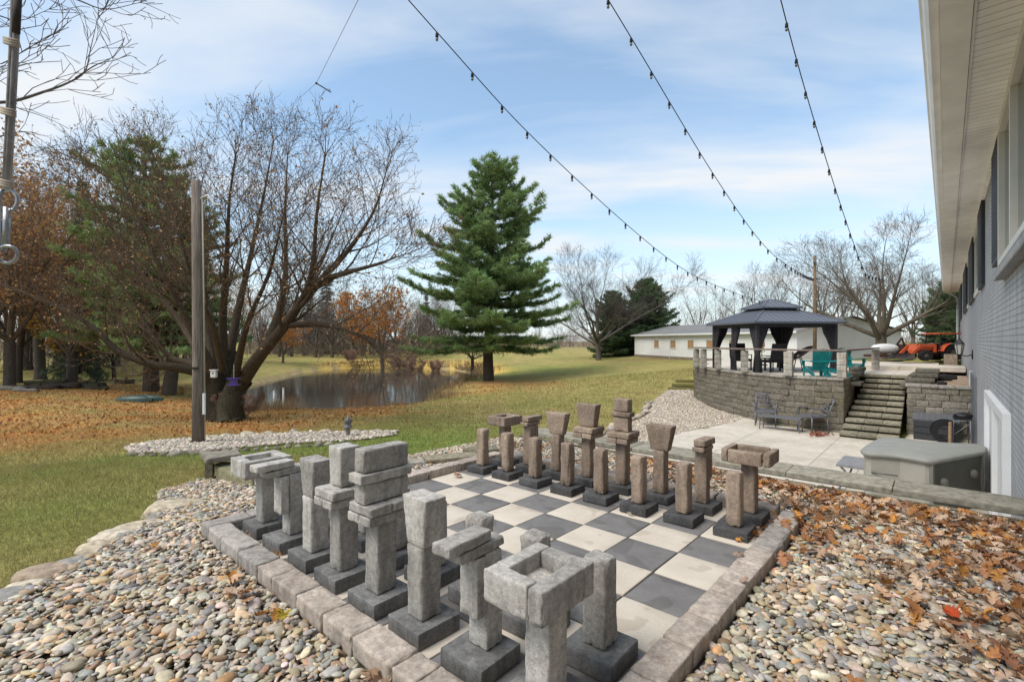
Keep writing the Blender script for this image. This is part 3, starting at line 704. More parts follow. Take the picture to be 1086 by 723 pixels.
def walls():
    rev = TW[::-1]
    t = thing('terrace_wall', 'curved retaining wall of mossy split-face blocks holding up the gazebo terrace', 'wall')
    wallblocks(rev, PZ - .12, .36, .2, .45, .3, 5, (.185, .16, .125)).build('block_wall', M_block, t, True)
    capstones(t, rev, .36, .075, .36, .5, 7, .03, (.30, .27, .23))
    wallblocks([(2.085, 16.6), (2.085, 18.9)], PZ - .1, .36, .2, .45, .28, 6, (.235, .195, .14)).build('return_wall', M_block, t, True)
    t = thing('garden_wall', 'straight block retaining wall with cap stones between the stone stairs and the house', 'wall')
    wallblocks([(3.55, 17.72), (5.02, 17.72)], PZ - .1, .19, .2, .42, .3, 8, (.23, .205, .17)).build('block_wall', M_block, t, True)
    wallblocks([(3.54, 20.4), (3.54, 17.74)], PZ - .1, .19, .2, .42, .28, 9, (.2, .175, .14)).build('return_wall', M_block, t, True)
    capstones(t, [(3.5, 17.72), (5.02, 17.72)], .19, .08, .36, .4, 9, .03, (.33, .30, .26))
    # retaining wall between the pebble bed and the patio; long flat caps
    t = thing('retaining_wall', 'long low retaining wall with wide flat caps along the far edge of the pebble bed', 'wall')
    wallblocks([(5.02, 4.92), (-1.0, 4.92)][::1], -1.38, -.025, .19, .45, .3, 10, (.20, .17, .12)).build('block_wall', M_block, t, True)
    wallblocks([(-1.0, 4.66), (5.02, 4.66)], -.16, -.025, .12, .5, .2, 11, (.055, .048, .03)).build('inner_course', M_block, t, True)  # near-black block colour paints in the shade below the caps
    me = capstones(t, [(-.95, 4.52), (5.02, 4.60)], -.025, .07, .47, .98, 12, 0, (.285, .26, .205)); me.location.y = .0
    # flip: caps reach from b=4.55 to b=4.95
    me.location = (0, .41, 0)
    # stairs
    t = thing('stone_stairs', 'worn stone block stairs climbing from the patio to the terrace', 'stairs')
    g = random.Random(4)
    for k in range(11):
        b0 = 15.78 + .41*k; z = PZ + .15*(k+1)
        mb = MB(); a0, a1 = 2.06 + .028*k, 3.46
        if k == 10: a0, a1 = 2.12, 3.47
        n = 3; cuts = [a0] + sorted(a0 + (a1 - a0)*(q + g.uniform(-.1, .1))/n for q in range(1, n)) + [a1]
        for q in range(n):
            V, F = rbox(((cuts[q]+cuts[q+1])/2, b0 + .25, z - .05), (cuts[q+1]-cuts[q]-.006, .50, .10), .014, 2, .006, .6, k*10+q)
            cc = np.array([.25, .225, .165])*g.uniform(.8, 1.2); 
            mb.add(V, F, cc)
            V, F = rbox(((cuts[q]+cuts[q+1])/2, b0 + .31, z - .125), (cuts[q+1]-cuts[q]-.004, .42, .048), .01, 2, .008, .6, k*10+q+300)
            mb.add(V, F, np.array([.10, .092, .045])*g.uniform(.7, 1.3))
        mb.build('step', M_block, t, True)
    # stacked slabs either side of the stair head
    for nm, sid, rows in (('left', 'left of the stair head', [(2.10, 17.6, .40), (2.0, 17.9, .34), (2.12, 18.6, .28), (2.14, 19.3, .26)]), ('right', 'right of the stair head', [(3.72, 18.5, .5), (3.82, 18.9, .48), (3.92, 19.3, .44), (3.98, 19.7, .40)])):
        t = thing('slab_stack', 'stack of dark flat stone slabs stepping up %s' % sid, 'stone slabs')
        for q, (a, b, s) in enumerate(rows):
            part_ = MB(); z0 = (.05 if nm == 'left' else .1) + .13*q
            V, F = rbox((a - (.02*q if nm == 'left' else -.0), b + (.5 if nm == 'left' else .0), z0 + .065 + (.08 if nm == 'left' else .05)), (s*1.5, .9, .124), .02, 2, .006, .6, 40 + q)
            part_.add(V, F, np.array([.15, .135, .105])*random.uniform(.85, 1.15)); part_.build('slab', M_block, t, True)
    # low timber steps left of the terrace wall
    g = random.Random(13); E_ = [(-5.75, 23.6), (-5.6, 19.4), (-4.95, 17.6), (-4.15, 15.6), (-3.75, 13.6), (-3.35, 11.2), (-3.0, 9.6), (-2.65, 8)]; E_ = smoothline([Vector((*e, 0)) for e in E_], 5)
    for i, e in enumerate(E_[1:]):
        r = g.uniform(.11, .19); V, F = ico(2); o = Vector((i*2.3, 4, 8)); d = np.array([noise.noise(Vector(v)*1.3 + o)*.35 for v in V]); mb = MB()
        mb.add(V*(1 + d)[:, None]*np.array([r, r*.75, r*.55]), [tuple(map(int, f)) for f in F], np.array([(.46, .39, .30), (.36, .32, .27), (.30, .25, .19)][i % 3]))
        tag(mb.build('edging_stone', M_block, None, True, loc=(e.x + g.uniform(-.08, .08), e.y, gz(e.x, e.y) + .07), rot=(0, 0, g.uniform(0, 6))), 'rough pale stone along the lawn edge of the curved gravel walk', 'stone', 'stones along the lawn edge of the gravel walk')
    t = thing('timber_steps', 'short flight of mossy timber steps at the left end of the terrace wall', 'steps')
    for q in range(3):
        v = at(716 + 4*q, 412.5 - 4.2*q, 25.2 + .45*q); mb = MB(); V, F = rbox((v.x + .3, v.y + .3, v.z + .0), (1.5, .35, .16), .02, 2, .005, .5, q, YAW*.55)
        mb.add(V, F, (.17, .15, .055)); mb.build('step', M_block, t, True)
walls()

def boulders():
    g = random.Random(9); pal = [('pale tan', (.48, .40, .29)), ('grey', (.30, .28, .25)), ('brown', (.34, .26, .19)), ('cream', (.55, .47, .36)), ('pinkish', (.42, .32, .26))]
    px = [(8, 632, .17, 1), (30, 622, .16, 3), (48, 607, .20, 2), (80, 597, .19, 1), (102, 580, .17, 0), (122, 566, .21, 3), (140, 556, .2, 0), (158, 548, .13, 3), (172, 545, .16, 1), (186, 537, .30, 0), (175, 524, .15, 4), (168, 515, .13, 0), (172, 508, .12, 4), (182, 502, .12, 0), (196, 497, .11, 3), (208, 494, .10, 1), (213, 498, .13, 3)]
    px += [(-40, 652, .2, 0), (-85, 680, .2, 4)]
    for k, (x, y, r, c) in enumerate(px):
        z = -.02 if x < 160 else -.10; p = onz(x, y, z); p.z = bedz(np.array([p.x]), np.array([p.y]))[0] - .02
        V, F = ico(3); V = V.copy(); o = Vector((k*7.1, 3, 1))
        d = np.array([noise.noise(Vector(v)*1.1 + o)*.30 + noise.noise(Vector(v)*3 + o)*.10 for v in V]); V = V*(1 + d)[:, None]
        V[:, 2] = np.where(V[:, 2] > .55, .55 + (V[:, 2] - .55)*.35, V[:, 2]); V = V*np.array([r, r*.72, r*.52])*.92
        mb = MB(); cc = np.array(pal[c][1])*.9; col = cc[None]*(1 + .25*np.array([noise.noise(Vector(v)*9 + o) for v in V]))[:, None]
        mb.add(V, [tuple(map(int, f)) for f in F], col)
        ob = mb.build('boulder', M_block, None, True, loc=p, rot=(0, 0, YAW + g.uniform(-.5, .9)))
        tag(ob, '%s edging boulder between lawn and pebbles, %s' % (pal[c][0], ORD[k] + ' from the left frame edge' if k < 8 else 'number %d towards the stone bench' % (k+1)), 'boulder', 'boulders edging the pebble bed')
        if x < 0: ob['label'] = '%s boulder at the bottom left end of the pebble edging' % pal[c][0]
    # slabs left of the board
    def slab(name, label, cat, pts, z, h, col, seed):
        P = [onz(x, y, z) for x, y in pts]; mb = MB(); c = sum((Vector((p.x, p.y)) for p in P), Vector((0, 0)))/len(P)
        bm = bmesh.new(); vs = [bm.verts.new((p.x - c.x, p.y - c.y, 0)) for p in P]; f = bm.faces.new(vs)
        if f.normal.z < 0: f.normal_flip()
        r = bmesh.ops.extrude_face_region(bm, geom=[f]); bmesh.ops.translate(bm, vec=(0, 0, -h), verts=[v for v in r['geom'] if isinstance(v, bmesh.types.BMVert)])
        bmesh.ops.recalc_face_normals(bm, faces=bm.faces); bmesh.ops.bevel(bm, geom=bm.edges[:], offset=.012, segments=2, affect='EDGES')
        me = bpy.data.meshes.new(name); bm.to_mesh(me); bm.free()
        a = me.color_attributes.new('Col', 'FLOAT_COLOR', 'POINT'); a.data.foreach_set('color', np.tile(np.array([*col, 1], np.float32), len(me.vertices)))
        o = obj(name, me, M_block, None, loc=(c.x, c.y, z)); return tag(o, label, cat) if label else o
    slab('stepping_slab', 'long mossy flat slab lying on gravel left of the brown rook', 'stone slab', [(449, 482.5), (510, 478), (524, 482), (452, 488.5)][::-1], .055, .13, (.25, .22, .155), 1)
    slab('stepping_slab', 'pale flat slab on the gravel just beyond the near king', 'stone slab', [(412, 487), (430, 484.5), (449, 486), (452, 490), (416, 493)][::-1], .03, .10, (.32, .29, .24), 2)
    slab('slate_rock', 'black pointed slate rock standing behind the near king', 'rock', [(410, 477.5), (427, 479), (431, 486), (412, 489)][::-1], .10, .20, (.035, .036, .04), 3)
    slab('end_slab', 'dark-faced square slab at the left end of the retaining wall', 'stone slab', [(490, 475), (512, 471), (534, 476), (508, 478)][::-1], .085, .2, (.20, .175, .12), 4)
    t = thing('stone_bench', 'weathered stone slab bench on a block leg beside the grey rook', 'bench')
    for nm, pts, z, h, col in (('seat', [(212, 479), (252, 476.5), (256, 481), (219, 487)], .03, .07, (.22, .195, .155)), ('leg', [(217, 490), (226, 489), (227, 485), (218, 486)], -.045, .42, (.26, .235, .17))):
        o = slab(nm, None, None, pts[::-1], z, h, col, 5); o.parent = t
    t = tag(slab('sloping_slab', 'curved mossy slab sloping down to the pebbles below the stone bench', 'stone slab', [(226, 492), (236, 489), (268, 490), (268, 512), (250, 506), (234, 499)][::-1], -.10, .14, (.22, .20, .12), 6))
boulders()
# ------------------------------------------------------------------ house
HA = 5.03
def wall_b(px):
    d = (px - 543)/FPX; t = (HA - CAM.x)/(d*CY - SY); return CAM.y + t*(d*SY + CY)
def house():
    m, nt, b = newmat('grey_painted_brick'); w = worldpos(nt)
    sp = N(nt, 'SeparateXYZ'); nt.links.new(w, sp.inputs[0]); cb = N(nt, 'CombineXYZ'); nt.links.new(sp.outputs[1], cb.inputs[0]); nt.links.new(sp.outputs[2], cb.inputs[1])
    br = N(nt, 'TexBrick'); nt.links.new(cb.outputs[0], br.inputs['Vector'])
    for k, v in (('Scale', 1.), ('Mortar Size', .008), ('Mortar Smooth', .3), ('Brick Width', .215), ('Row Height', .075)): br.inputs[k].default_value = v
    br.inputs['Color1'].default_value = (.435, .428, .43, 1); br.inputs['Color2'].default_value = (.475, .467, .468, 1); br.inputs['Mortar'].default_value = (.30, .295, .298, 1)
    n = tex(nt, w, 2.2, 5, .6); n2 = tex(nt, w, 50, 3, .6)
    c = mix(nt, br.outputs['Color'], ramp(nt, n, [(.3, .88), (.7, 1.1)]), 1., 'MULTIPLY'); c = mix(nt, c, ramp(nt, n2, [(.3, .9), (.7, 1.08)]), 1., 'MULTIPLY')
    st = N(nt, 'Mapping'); st.inputs['Scale'].default_value = (3, 3, .35); nt.links.new(w, st.inputs[0])
    c = mix(nt, c, ramp(nt, tex(nt, st.outputs[0], 1.7, 5, .65), [(.36, .78), (.5, 1), (.66, 1.06)]), .9, 'MULTIPLY')
    put(nt, b, c, .7, .3); h = math_(nt, 'SUBTRACT', math_(nt, 'MULTIPLY', n2, .25), br.outputs['Fac']); bump(nt, b, h, 1., .014)
    t = thing('house', 'grey painted brick house with white eaves and black shutters along the right edge', 'house')
    y0, y1 = -5., 37.5
    mb = MB(); bx(mb, (HA + 4, (y0 + y1)/2, 1.6), (8, y1 - y0, 5.82)); mb.build('wall', m, t)
    ms, nt, b = newmat('soffit_boards'); w = worldpos(nt); sp = N(nt, 'SeparateXYZ'); nt.links.new(w, sp.inputs[0])
    fr = math_(nt, 'FRACT', math_(nt, 'DIVIDE', sp.outputs[1], .135)); gr = ramp(nt, fr, [(.0, .42), (.04, .5), (.07, 1), (.95, 1), (1, .6)])
    put(nt, b, mix(nt, mix(nt, (.95, .925, .88), gr, 1., 'MULTIPLY'), ramp(nt, tex(nt, w, 2., 5), [(.3, .85), (.7, 1.06)]), 1., 'MULTIPLY'), .6, .3); bump(nt, b, gr, .8, .01)
    mb = MB(); bx(mb, (4.83, (y0+y1)/2, 4.50), (.40, y1-y0+.6, .03)); mb.build('soffit', ms, t)
    mb = MB(); bx(mb, (4.511, (y0+y1)/2, 4.47), (.218, y1-y0+.7, .05)); bx(mb, (4.635, (y0+y1)/2, 4.478), (.02, y1-y0+.7, .03)); bx(mb, (5.0, (y0+y1)/2, 4.455), (.05, y1-y0, .05))
    mb.build('eave_board', m_plain('aged_white_trim', (.88, .86, .81), .6, .3, .1, 2), t)
    # gutter: K-profile
    prof = [(4.40, 4.62), (4.40, 4.50), (4.33, 4.49), (4.30, 4.53), (4.28, 4.60), (4.26, 4.615), (4.265, 4.63)]
    V = [(x, yy, z) for yy in (y0 - .4, y1 + .4) for x, z in prof]; k = len(prof)
    mb = MB(); mb.add(V, [(i, (i+1) % k, k + (i+1) % k, k+i) for i in range(k)] + [tuple(range(k)), tuple(range(k, 2*k))[::-1]]); mb.build('gutter', m_plain('gutter_white', (.84, .82, .79), .4, .4, .08, 3), t)
    mb = MB(); V = [(4.3, y0-.4, 4.64), (4.3, y1+.4, 4.64), (9.0, y1+.4, 6.4), (9.0, y0-.4, 6.4), (13.4, y0-.4, 4.64), (13.4, y1+.4, 4.64)]
    mb.add(V, [(0, 3, 2, 1), (3, 4, 5, 2), (0, 1, 5, 4)]); mb.build('roof', m_plain('dark_shingles', (.07, .068, .07), .9, .2, .3, 9), t)
    mshut = m_plain('charcoal_shutter', (.030, .031, .036), .5, .35, .15, 8)
    for a, b_ in ((1066, 1057.2), (1044.8, 1040.6), (1034, 1029.6), (1026.4, 1023.2), (1020.4, 1018.2)):
        b0, b1 = wall_b(a), wall_b(b_); zt, zb = 4.44, 2.72
        mb = MB(); bx(mb, (HA - .03, (b0+b1)/2, (zt+zb)/2), (.055, b1-b0, zt-zb))
        for q in range(26): bx(mb, (HA - .062, (b0+b1)/2, zb + .08 + q*(zt-zb-.16)/25), (.014, (b1-b0)*.84, .03))
        mb.build('shutter', mshut, t)
    # big window by the camera and the smaller ones beyond
    mfr = m_plain('cream_window_frame', (.68, .64, .56), .5, .35, .06, 3)
    for i, (b0, b1, z0, z1) in enumerate(((3.6, wall_b(1066.4), 2.52, 4.43), (14.5, 17.4, 2.75, 4.4), (21.5, 24.5, 2.75, 4.4))):
        po = .035 if i == 0 else -.012
        mb = MB(); f = .12
        for c, s in (((b0 + f/2, (z0+z1)/2), (f, z1-z0)), ((b1 - f/2, (z0+z1)/2), (f, z1-z0)), (((b0+b1)/2, z0 + f/2), (b1-b0-2*f, f)), (((b0+b1)/2, z1 - f/2), (b1-b0-2*f, f)), (((b0+b1)/2 + .4, (z0+z1)/2), (.08, z1-z0-2*f))):
            bx(mb, (HA - po, c[0], c[1]), (.08, s[0], s[1]))
        w_ = mb.build('window', mfr, t)
        mb = MB(); bx(mb, (HA - .006, (b0+b1)/2, (z0+z1)/2), (.012, b1-b0-.2, z1-z0-.2)); mb.build('pane', M_glass, w_)
        mb = MB()
        if i: continue
        n = int((b1 - b0 + .3)/.085)
        for q in range(n):
            V, F = rbox((HA - .045, b0 - .1 + .085*(q+.5), z0 - .065), (.13, .079, .11), .008, 1, .003, .4, q, tilt=(0, .12)); mb.add(V, F)
        mb.build('sill', m, w_, True)
    # patio door
    b0, b1 = wall_b(1072.3), wall_b(1049.5); z0, z1 = -1.24, .70; mid = (b0+b1)/2
    mb = MB(); f = .17
    for c, s in (((b0 + f/2, (z0+z1)/2), (f, z1-z0)), ((b1 - f/2, (z0+z1)/2), (f, z1-z0)), ((mid, z1 - .06), (b1-b0-2*f, .12)), ((mid, z0 + .06), (b1-b0-2*f, .12)), ((mid, (z0+z1)/2), (.22, z1-z0-.24))): bx(mb, (HA - .03, c[0], c[1]), (.09, s[0], s[1]))
    d = mb.build('patio_door', m_plain('door_white', (.80, .79, .77), .4, .4, .04, 3), t)
    mb = MB(); bx(mb, (HA - .004, mid + (b1-b0)/4, (z0+z1)/2), (.02, (b1-b0)/2 - .28, z1-z0-.24)); mb.build('blind', m_plain('white_blind', (.66, .66, .65), .5, .4, .06, 6), d)
    mb = MB(); bx(mb, (HA - .004, mid - (b1-b0)/4, (z0+z1)/2), (.02, (b1-b0)/2 - .28, z1-z0-.24)); mb.build('pane', m_plain('grey_glass', (.20, .21, .22), .12, .5, .1, 2, bmp=0), d)
    b0, b1 = wall_b(1036), wall_b(1031.5)
    mb = MB(); bx(mb, (HA - .02, (b0+b1)/2, -.3), (.06, b1-b0, 1.9)); mb.build('side_door', m_plain('slate_door', (.16, .165, .18), .5, .3, .1, 4), t)
    mb = MB(); bx(mb, (HA - .04, b1 + .12, -.3), (.08, .16, 1.98)); mb.build('door_trim', M_white, t)
    mb = MB(); tube(mb, [(4.42, y1 + .05, 4.5), (4.7, y1 + .05, 4.35), (4.93, y1 + .05, 4.1), (4.93, y1 + .05, .5), (4.8, y1 + .05, .42)], .055, 8); mb.build('downspout', M_white, t, True)
    # wall lantern
    b = wall_b(1032); t = thing('wall_lantern', 'black coach lantern with frosted panes on the grey brick wall', 'lamp', (HA, b, 1.19))
    mb = MB(); bx(mb, (-.015, 0, 0), (.03, .12, .26)); tube(mb, [(-.02, 0, .0), (-.12, 0, -.05), (-.24, 0, -.03), (-.30, 0, .0)], .014, 8); mb.build('bracket', M_black, t, True)
    mb = MB(); c = (-.30, 0, 0)
    lathe(mb, [(.012, -.10), (.022, -.07), (.045, -.03), (.075, .0)], c, 6)
    lathe(mb, [(.125, .30), (.10, .35), (.05, .42), (.02, .46), (.012, .52)], c, 6)
    for q in range(6):
        a = q*PI/3; tube(mb, [(-.30 + .07*math.cos(a), .07*math.sin(a), 0), (-.30 + .115*math.cos(a), .115*math.sin(a), .30)], .008, 5)
    mb.build('lantern_frame', M_black, t)
    mb = MB(); lathe(mb, [(.06, .005), (.105, .295)], c, 6); mb.build('pane', m_plain('frosted_glass', (.55, .53, .48), .25, .4, .05, 9), t)
house()

# ------------------------------------------------------------------ patio things
def storage():
    k = 216/1086
    def U(pts, z): return [onz(870 + x*k, 430 + y*k, z) for x, y in pts]
    zt = -.30
    out = U([(218, 232), (240, 212), (275, 190), (308, 173), (345, 168), (430, 172), (560, 188), (700, 197), (850, 203), (968, 224), (876, 240), (784, 257), (692, 273), (600, 290), (560, 286), (500, 275), (420, 262), (330, 255), (260, 250), (232, 244)], zt)
    out = [Vector((min(p.x, 4.98), p.y, 0)) for p in out]
    c = sum(out, Vector((0, 0, 0)))/len(out)
    t = thing('storage_shed', 'low beige and grey plastic storage shed with a bowed lid by the patio door', 'storage box', (c.x, c.y, PZ))
    L = [(p.x - c.x, p.y - c.y) for p in out]
    mb = MB(); H = zt - PZ; n = len(L)
    # lid: rim + slightly domed top
    rings = [(1.0, H - .075), (1.015, H - .045), (1.015, H - .02), (.985, H), (.8, H + .012), (.45, H + .025)]
    V = [(x*s, y*s, z) for s, z in rings for x, y in L]; F = []
    for r in range(len(rings)-1): F += [(r*n+i, r*n+(i+1) % n, (r+1)*n+(i+1) % n, (r+1)*n+i) for i in range(n)]
    F += [tuple(range((len(rings)-1)*n, len(rings)*n)), tuple(range(n))[::-1]]
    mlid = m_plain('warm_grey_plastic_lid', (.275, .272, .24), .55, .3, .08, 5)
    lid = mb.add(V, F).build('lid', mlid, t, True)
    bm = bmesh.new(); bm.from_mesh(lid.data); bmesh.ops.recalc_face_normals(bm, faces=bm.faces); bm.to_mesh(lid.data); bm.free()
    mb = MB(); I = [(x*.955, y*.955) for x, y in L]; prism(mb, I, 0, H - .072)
    body = mb.build('body', [m_plain('beige_plastic', (.335, .318, .27), .55, .3, .06, 4), m_plain('olive_grey_side', (.092, .088, .072), .55, .3, .1, 4)], t)
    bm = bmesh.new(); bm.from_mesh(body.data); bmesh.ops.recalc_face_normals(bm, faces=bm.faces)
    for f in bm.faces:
        if f.normal.x > .35: f.material_index = 1  # faces turned towards the house take the darker body colour
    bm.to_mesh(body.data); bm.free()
    # panel seam and knobs on the dark side
    p0, p1 = Vector((*I[13], 0)), Vector((*I[10], 0)); d = (p1 - p0).normalized(); nr = Vector((d.y, -d.x, 0))
    mk = m_plain('knob_plastic', (.17, .165, .14), .5, .3, .1, 4)
    for s, z in ((.20, H - .40), (.80, H - .36)):
        q = p0 + (p1 - p0)*s; mb = MB()
        prof = [(.075, 0), (.075, .03), (.06, .055), (.03, .065), (.001, .067)]
        V = []; kk = 16
        for r, h in prof:
            for a in range(kk):
                v = q + nr*h + d*(r*math.cos(a*2*PI/kk)) + Vector((0, 0, z + r*math.sin(a*2*PI/kk))); V.append(tuple(v))
        mb.add(V, [(i*kk+j, i*kk+(j+1) % kk, (i+1)*kk+(j+1) % kk, (i+1)*kk+j) for i in range(len(prof)-1) for j in range(kk)])
        mb.build('knob', mk, t, True)
    for q, mt in ((p0, mk), (p1, mk)):
        mb = MB(); bx(mb, (q.x, q.y, (H-.075)/2), (.05, .05, H - .08), math.atan2(d.y, d.x)); mb.build('corner_post', mt, t)
    mb = MB(); a, b = Vector((*I[18], H-.33)), Vector((*I[15], H-.33)); a2 = a.lerp(b, .0); b2 = a.lerp(b, .62)
    nn = Vector(((b-a).y, -(b-a).x, 0)).normalized(); tube(mb, [a2 + nn*.0, a2.lerp(b2, .5) + nn*.05, b2 + nn*.05], .012, 6); mb.build('door_seam', M_steel, t)
storage()
M_cast = m_plain('cast_aluminium_grey', (.16, .16, .175), .45, .45, .2, 30, .2)
def patio_chair(label, loc, rz):
    t = thing('patio_chair', label, 'patio chair', loc, rz, 'grey metal patio chairs by the terrace wall')
    for sx in (-1, 1):
        for nm, pts in (('leg', [(sx*.27, -.25, 0), (sx*.27, -.25, .43)]), ('leg', [(sx*.26, .27, 0), (sx*.26, .22, .43)])):
            mb = MB(); tube(mb, pts, .02, 6); mb.build(nm, M_cast, t, True)
        mb = MB(); tube(mb, smoothline([(sx*.27, -.25, .43), (sx*.29, -.27, .60), (sx*.30, -.20, .66), (sx*.29, .0, .65), (sx*.28, .25, .63)], 5), .018, 6); mb.build('arm', M_cast, t, True)
    mb = MB(); bx(mb, (0, -.01, .43), (.56, .52, .03))
    for q in range(7): bx(mb, (0, -.22 + q*.07, .45), (.52, .05, .015))
    mb.build('seat', M_cast, t)
    mb = MB(); B = lambda x, s: (x, .24 + .16*s + .05*s*s, .45 + .47*s)
    for x in (-.27, .27): tube(mb, [B(x, s) for s in np.linspace(0, 1, 6)], .02, 6)
    for s in (0.05, .28, .92, 1): tube(mb, [B(-.27, s), B(.27, s)], .015, 6)
    for s in (.36, .5, .64, .78): tube(mb, [B(-.13, s), B(.13, s)], .011, 5)
    for x in (-.13, -.05, .05, .13): tube(mb, [B(x, .3), B(x, .9)], .011, 5)
    for a, b in ((-.25, -.13), (.25, .13)):
        tube(mb, [B(a, .9), B(b, .7)], .011, 5); tube(mb, [B(a, .3), B(b, .5)], .011, 5); tube(mb, [B(a, .6), B(b, .6)], .011, 5)
    mb.build('backrest', M_cast, t, True); t.scale = (1.12, 1.12, 1.1)
p = onz(812, 450.5, PZ); patio_chair('grey metal patio chair at the left end of the long low table', (p.x, p.y, PZ), .22)
p = onz(862, 457, PZ); patio_chair('grey metal patio chair turned sideways beside the stone stairs', (p.x, p.y, PZ), -.7)
def low_table(label, c0, c1, wd, h, rz, name='patio_table', col=None, curved=False):
    t = thing(name, label, 'table', c0, rz)
    L = c1; mb = MB(); bx(mb, (L/2, 0, h), (L, wd, .035))
    for q in range(6): bx(mb, (L/2, -wd/2 + (q + .5)*wd/6, h + .022), (L - .04, wd/6 - .012, .012))
    mb.build('tabletop', col or M_cast, t)
    for x in (.05, L - .05):
        for y in (-wd/2 + .04, wd/2 - .04):
            mb = MB(); s = 1 if x > L/2 else -1
            tube(mb, smoothline([(x, y, h), (x - s*(.10 if curved else 0), y, h*.72), (x - s*(.06 if curved else 0), y, h*.3), (x + s*.01, y, 0)], 4), .018, 6); mb.build('leg', M_cast, t, True)
a, b = onz(806, 453.5, PZ), onz(851, 458.5, PZ); low_table('long low grey metal table set between the two patio chairs', (a.x, a.y, PZ), (b - a).length, .48, .42, math.atan2(b.y-a.y, b.x-a.x))
low_table('small grey slatted side table with curved legs beside the storage shed', (2.86, 10.15, PZ), .95, .95, .45, .0, 'side_table', m_plain('weathered_grey_slats', (.25, .245, .25), .6, .3, .15, 12), True)
def deckbox():
    t = thing('deck_box', 'dark grey plastic deck box with planked lid below the garden wall', 'storage box', (3.72, 16.85, PZ))
    md = m_plain('dark_grey_resin', (.045, .046, .05), .55, .3, .12, 8); ml = m_plain('grey_resin_lid', (.12, .122, .13), .5, .35, .12, 8)
    mb = MB(); bx(mb, (.5, .36, .28), (.98, .7, .56))
    for q in range(3): bx(mb, (.5, -.004, .1 + .18*q), (.96, .02, .16))
    mb.build('body', md, t)
    mb = MB()
    for q in range(8): V = [(q*.1275 - .01, -.03, .565), (q*.1275 + .112, -.03, .565), (q*.1275 + .112, .73, .68), (q*.1275 - .01, .73, .68)]; mb.add(V + [(x, y, z + .03) for x, y, z in V], BOXF)
    mb.add([(-.01, -.02, .54), (1.01, -.02, .54), (1.01, .72, .54), (-.01, .72, .54), (-.01, -.02, .575), (1.01, -.02, .575), (1.01, .72, .69), (-.01, .72, .69)], BOXF)
    mb.build('lid', ml, t)
    # hose reel cart between box and house
    t = thing('hose_reel_cart', 'black hose reel on a metal cart between the deck box and the house', 'hose reel', (4.45, 15.6, PZ), .1)
    mb = MB(); prof = []
    k = 24
    for s, r, y in ((0, .27, -.02), (1, .30, .0), (2, .27, .02)): prof.append((r, y))
    def wheel(mb, c, r, w, kk=24):
        V = []
        for rr, y in ((r*.55, -w/2), (r, -w/2), (r, w/2), (r*.55, w/2)):
            for a in range(kk): V.append((c[0] + rr*math.cos(a*2*PI/kk), c[1] + y, c[2] + rr*math.sin(a*2*PI/kk)))
        mb.add(V, [(i*kk+j, i*kk+(j+1) % kk, ((i+1) % 4)*kk+(j+1) % kk, ((i+1) % 4)*kk+j) for i in range(4) for j in range(kk)])
    wheel(mb, (0, 0, .45), .31, .05); wheel(mb, (0, .32, .45), .31, .05); mb.build('reel_flange', M_black, t)
    mb = MB()
    for q in range(5): V = [(.2*math.cos(a), .05 + .055*q, .45 + .2*math.sin(a)) for a in np.linspace(0, 2*PI, 22)]; tube(mb, V, .03, 6, cap=False)
    mb.build('hose', m_plain('green_hose', (.04, .06, .045), .5, .4, .1, 9), t, True)
    mb = MB()
    for y in (-.04, .36):
        tube(mb, [(.1, y, 0), (.14, y, .75), (.45, y, .8)], .018, 6); tube(mb, [(.1, y, .05), (.5, y, .0)], .018, 6); tube(mb, [(.45, y, .8), (.48, y, .0)], .016, 6); tube(mb, [(.12, y, .4), (.47, y, .75)], .012, 6)
    for x, z in ((.1, .05), (.14, .75), (.45, .8)): tube(mb, [(x, -.04, z), (x, .36, z)], .016, 6)
    mb.build('frame', M_cast, t, True)
    mb = MB(); tube(mb, [(.05, -.10, 0), (.06, -.10, .74)], .035, 8); mb.build('post', m_plain('tan_wood', (.30, .2, .12), .8, .2, .2, 9), t)
    mb = MB(); bx(mb, (.32, .16, .84), (.34, .3, .07)); V, F = ico(2); mb.add(V*np.array([.2, .16, .09]) + np.array([.34, .16, .90]), [tuple(map(int, f)) for f in F]); mb.build('cover', M_black, t)
deckbox()

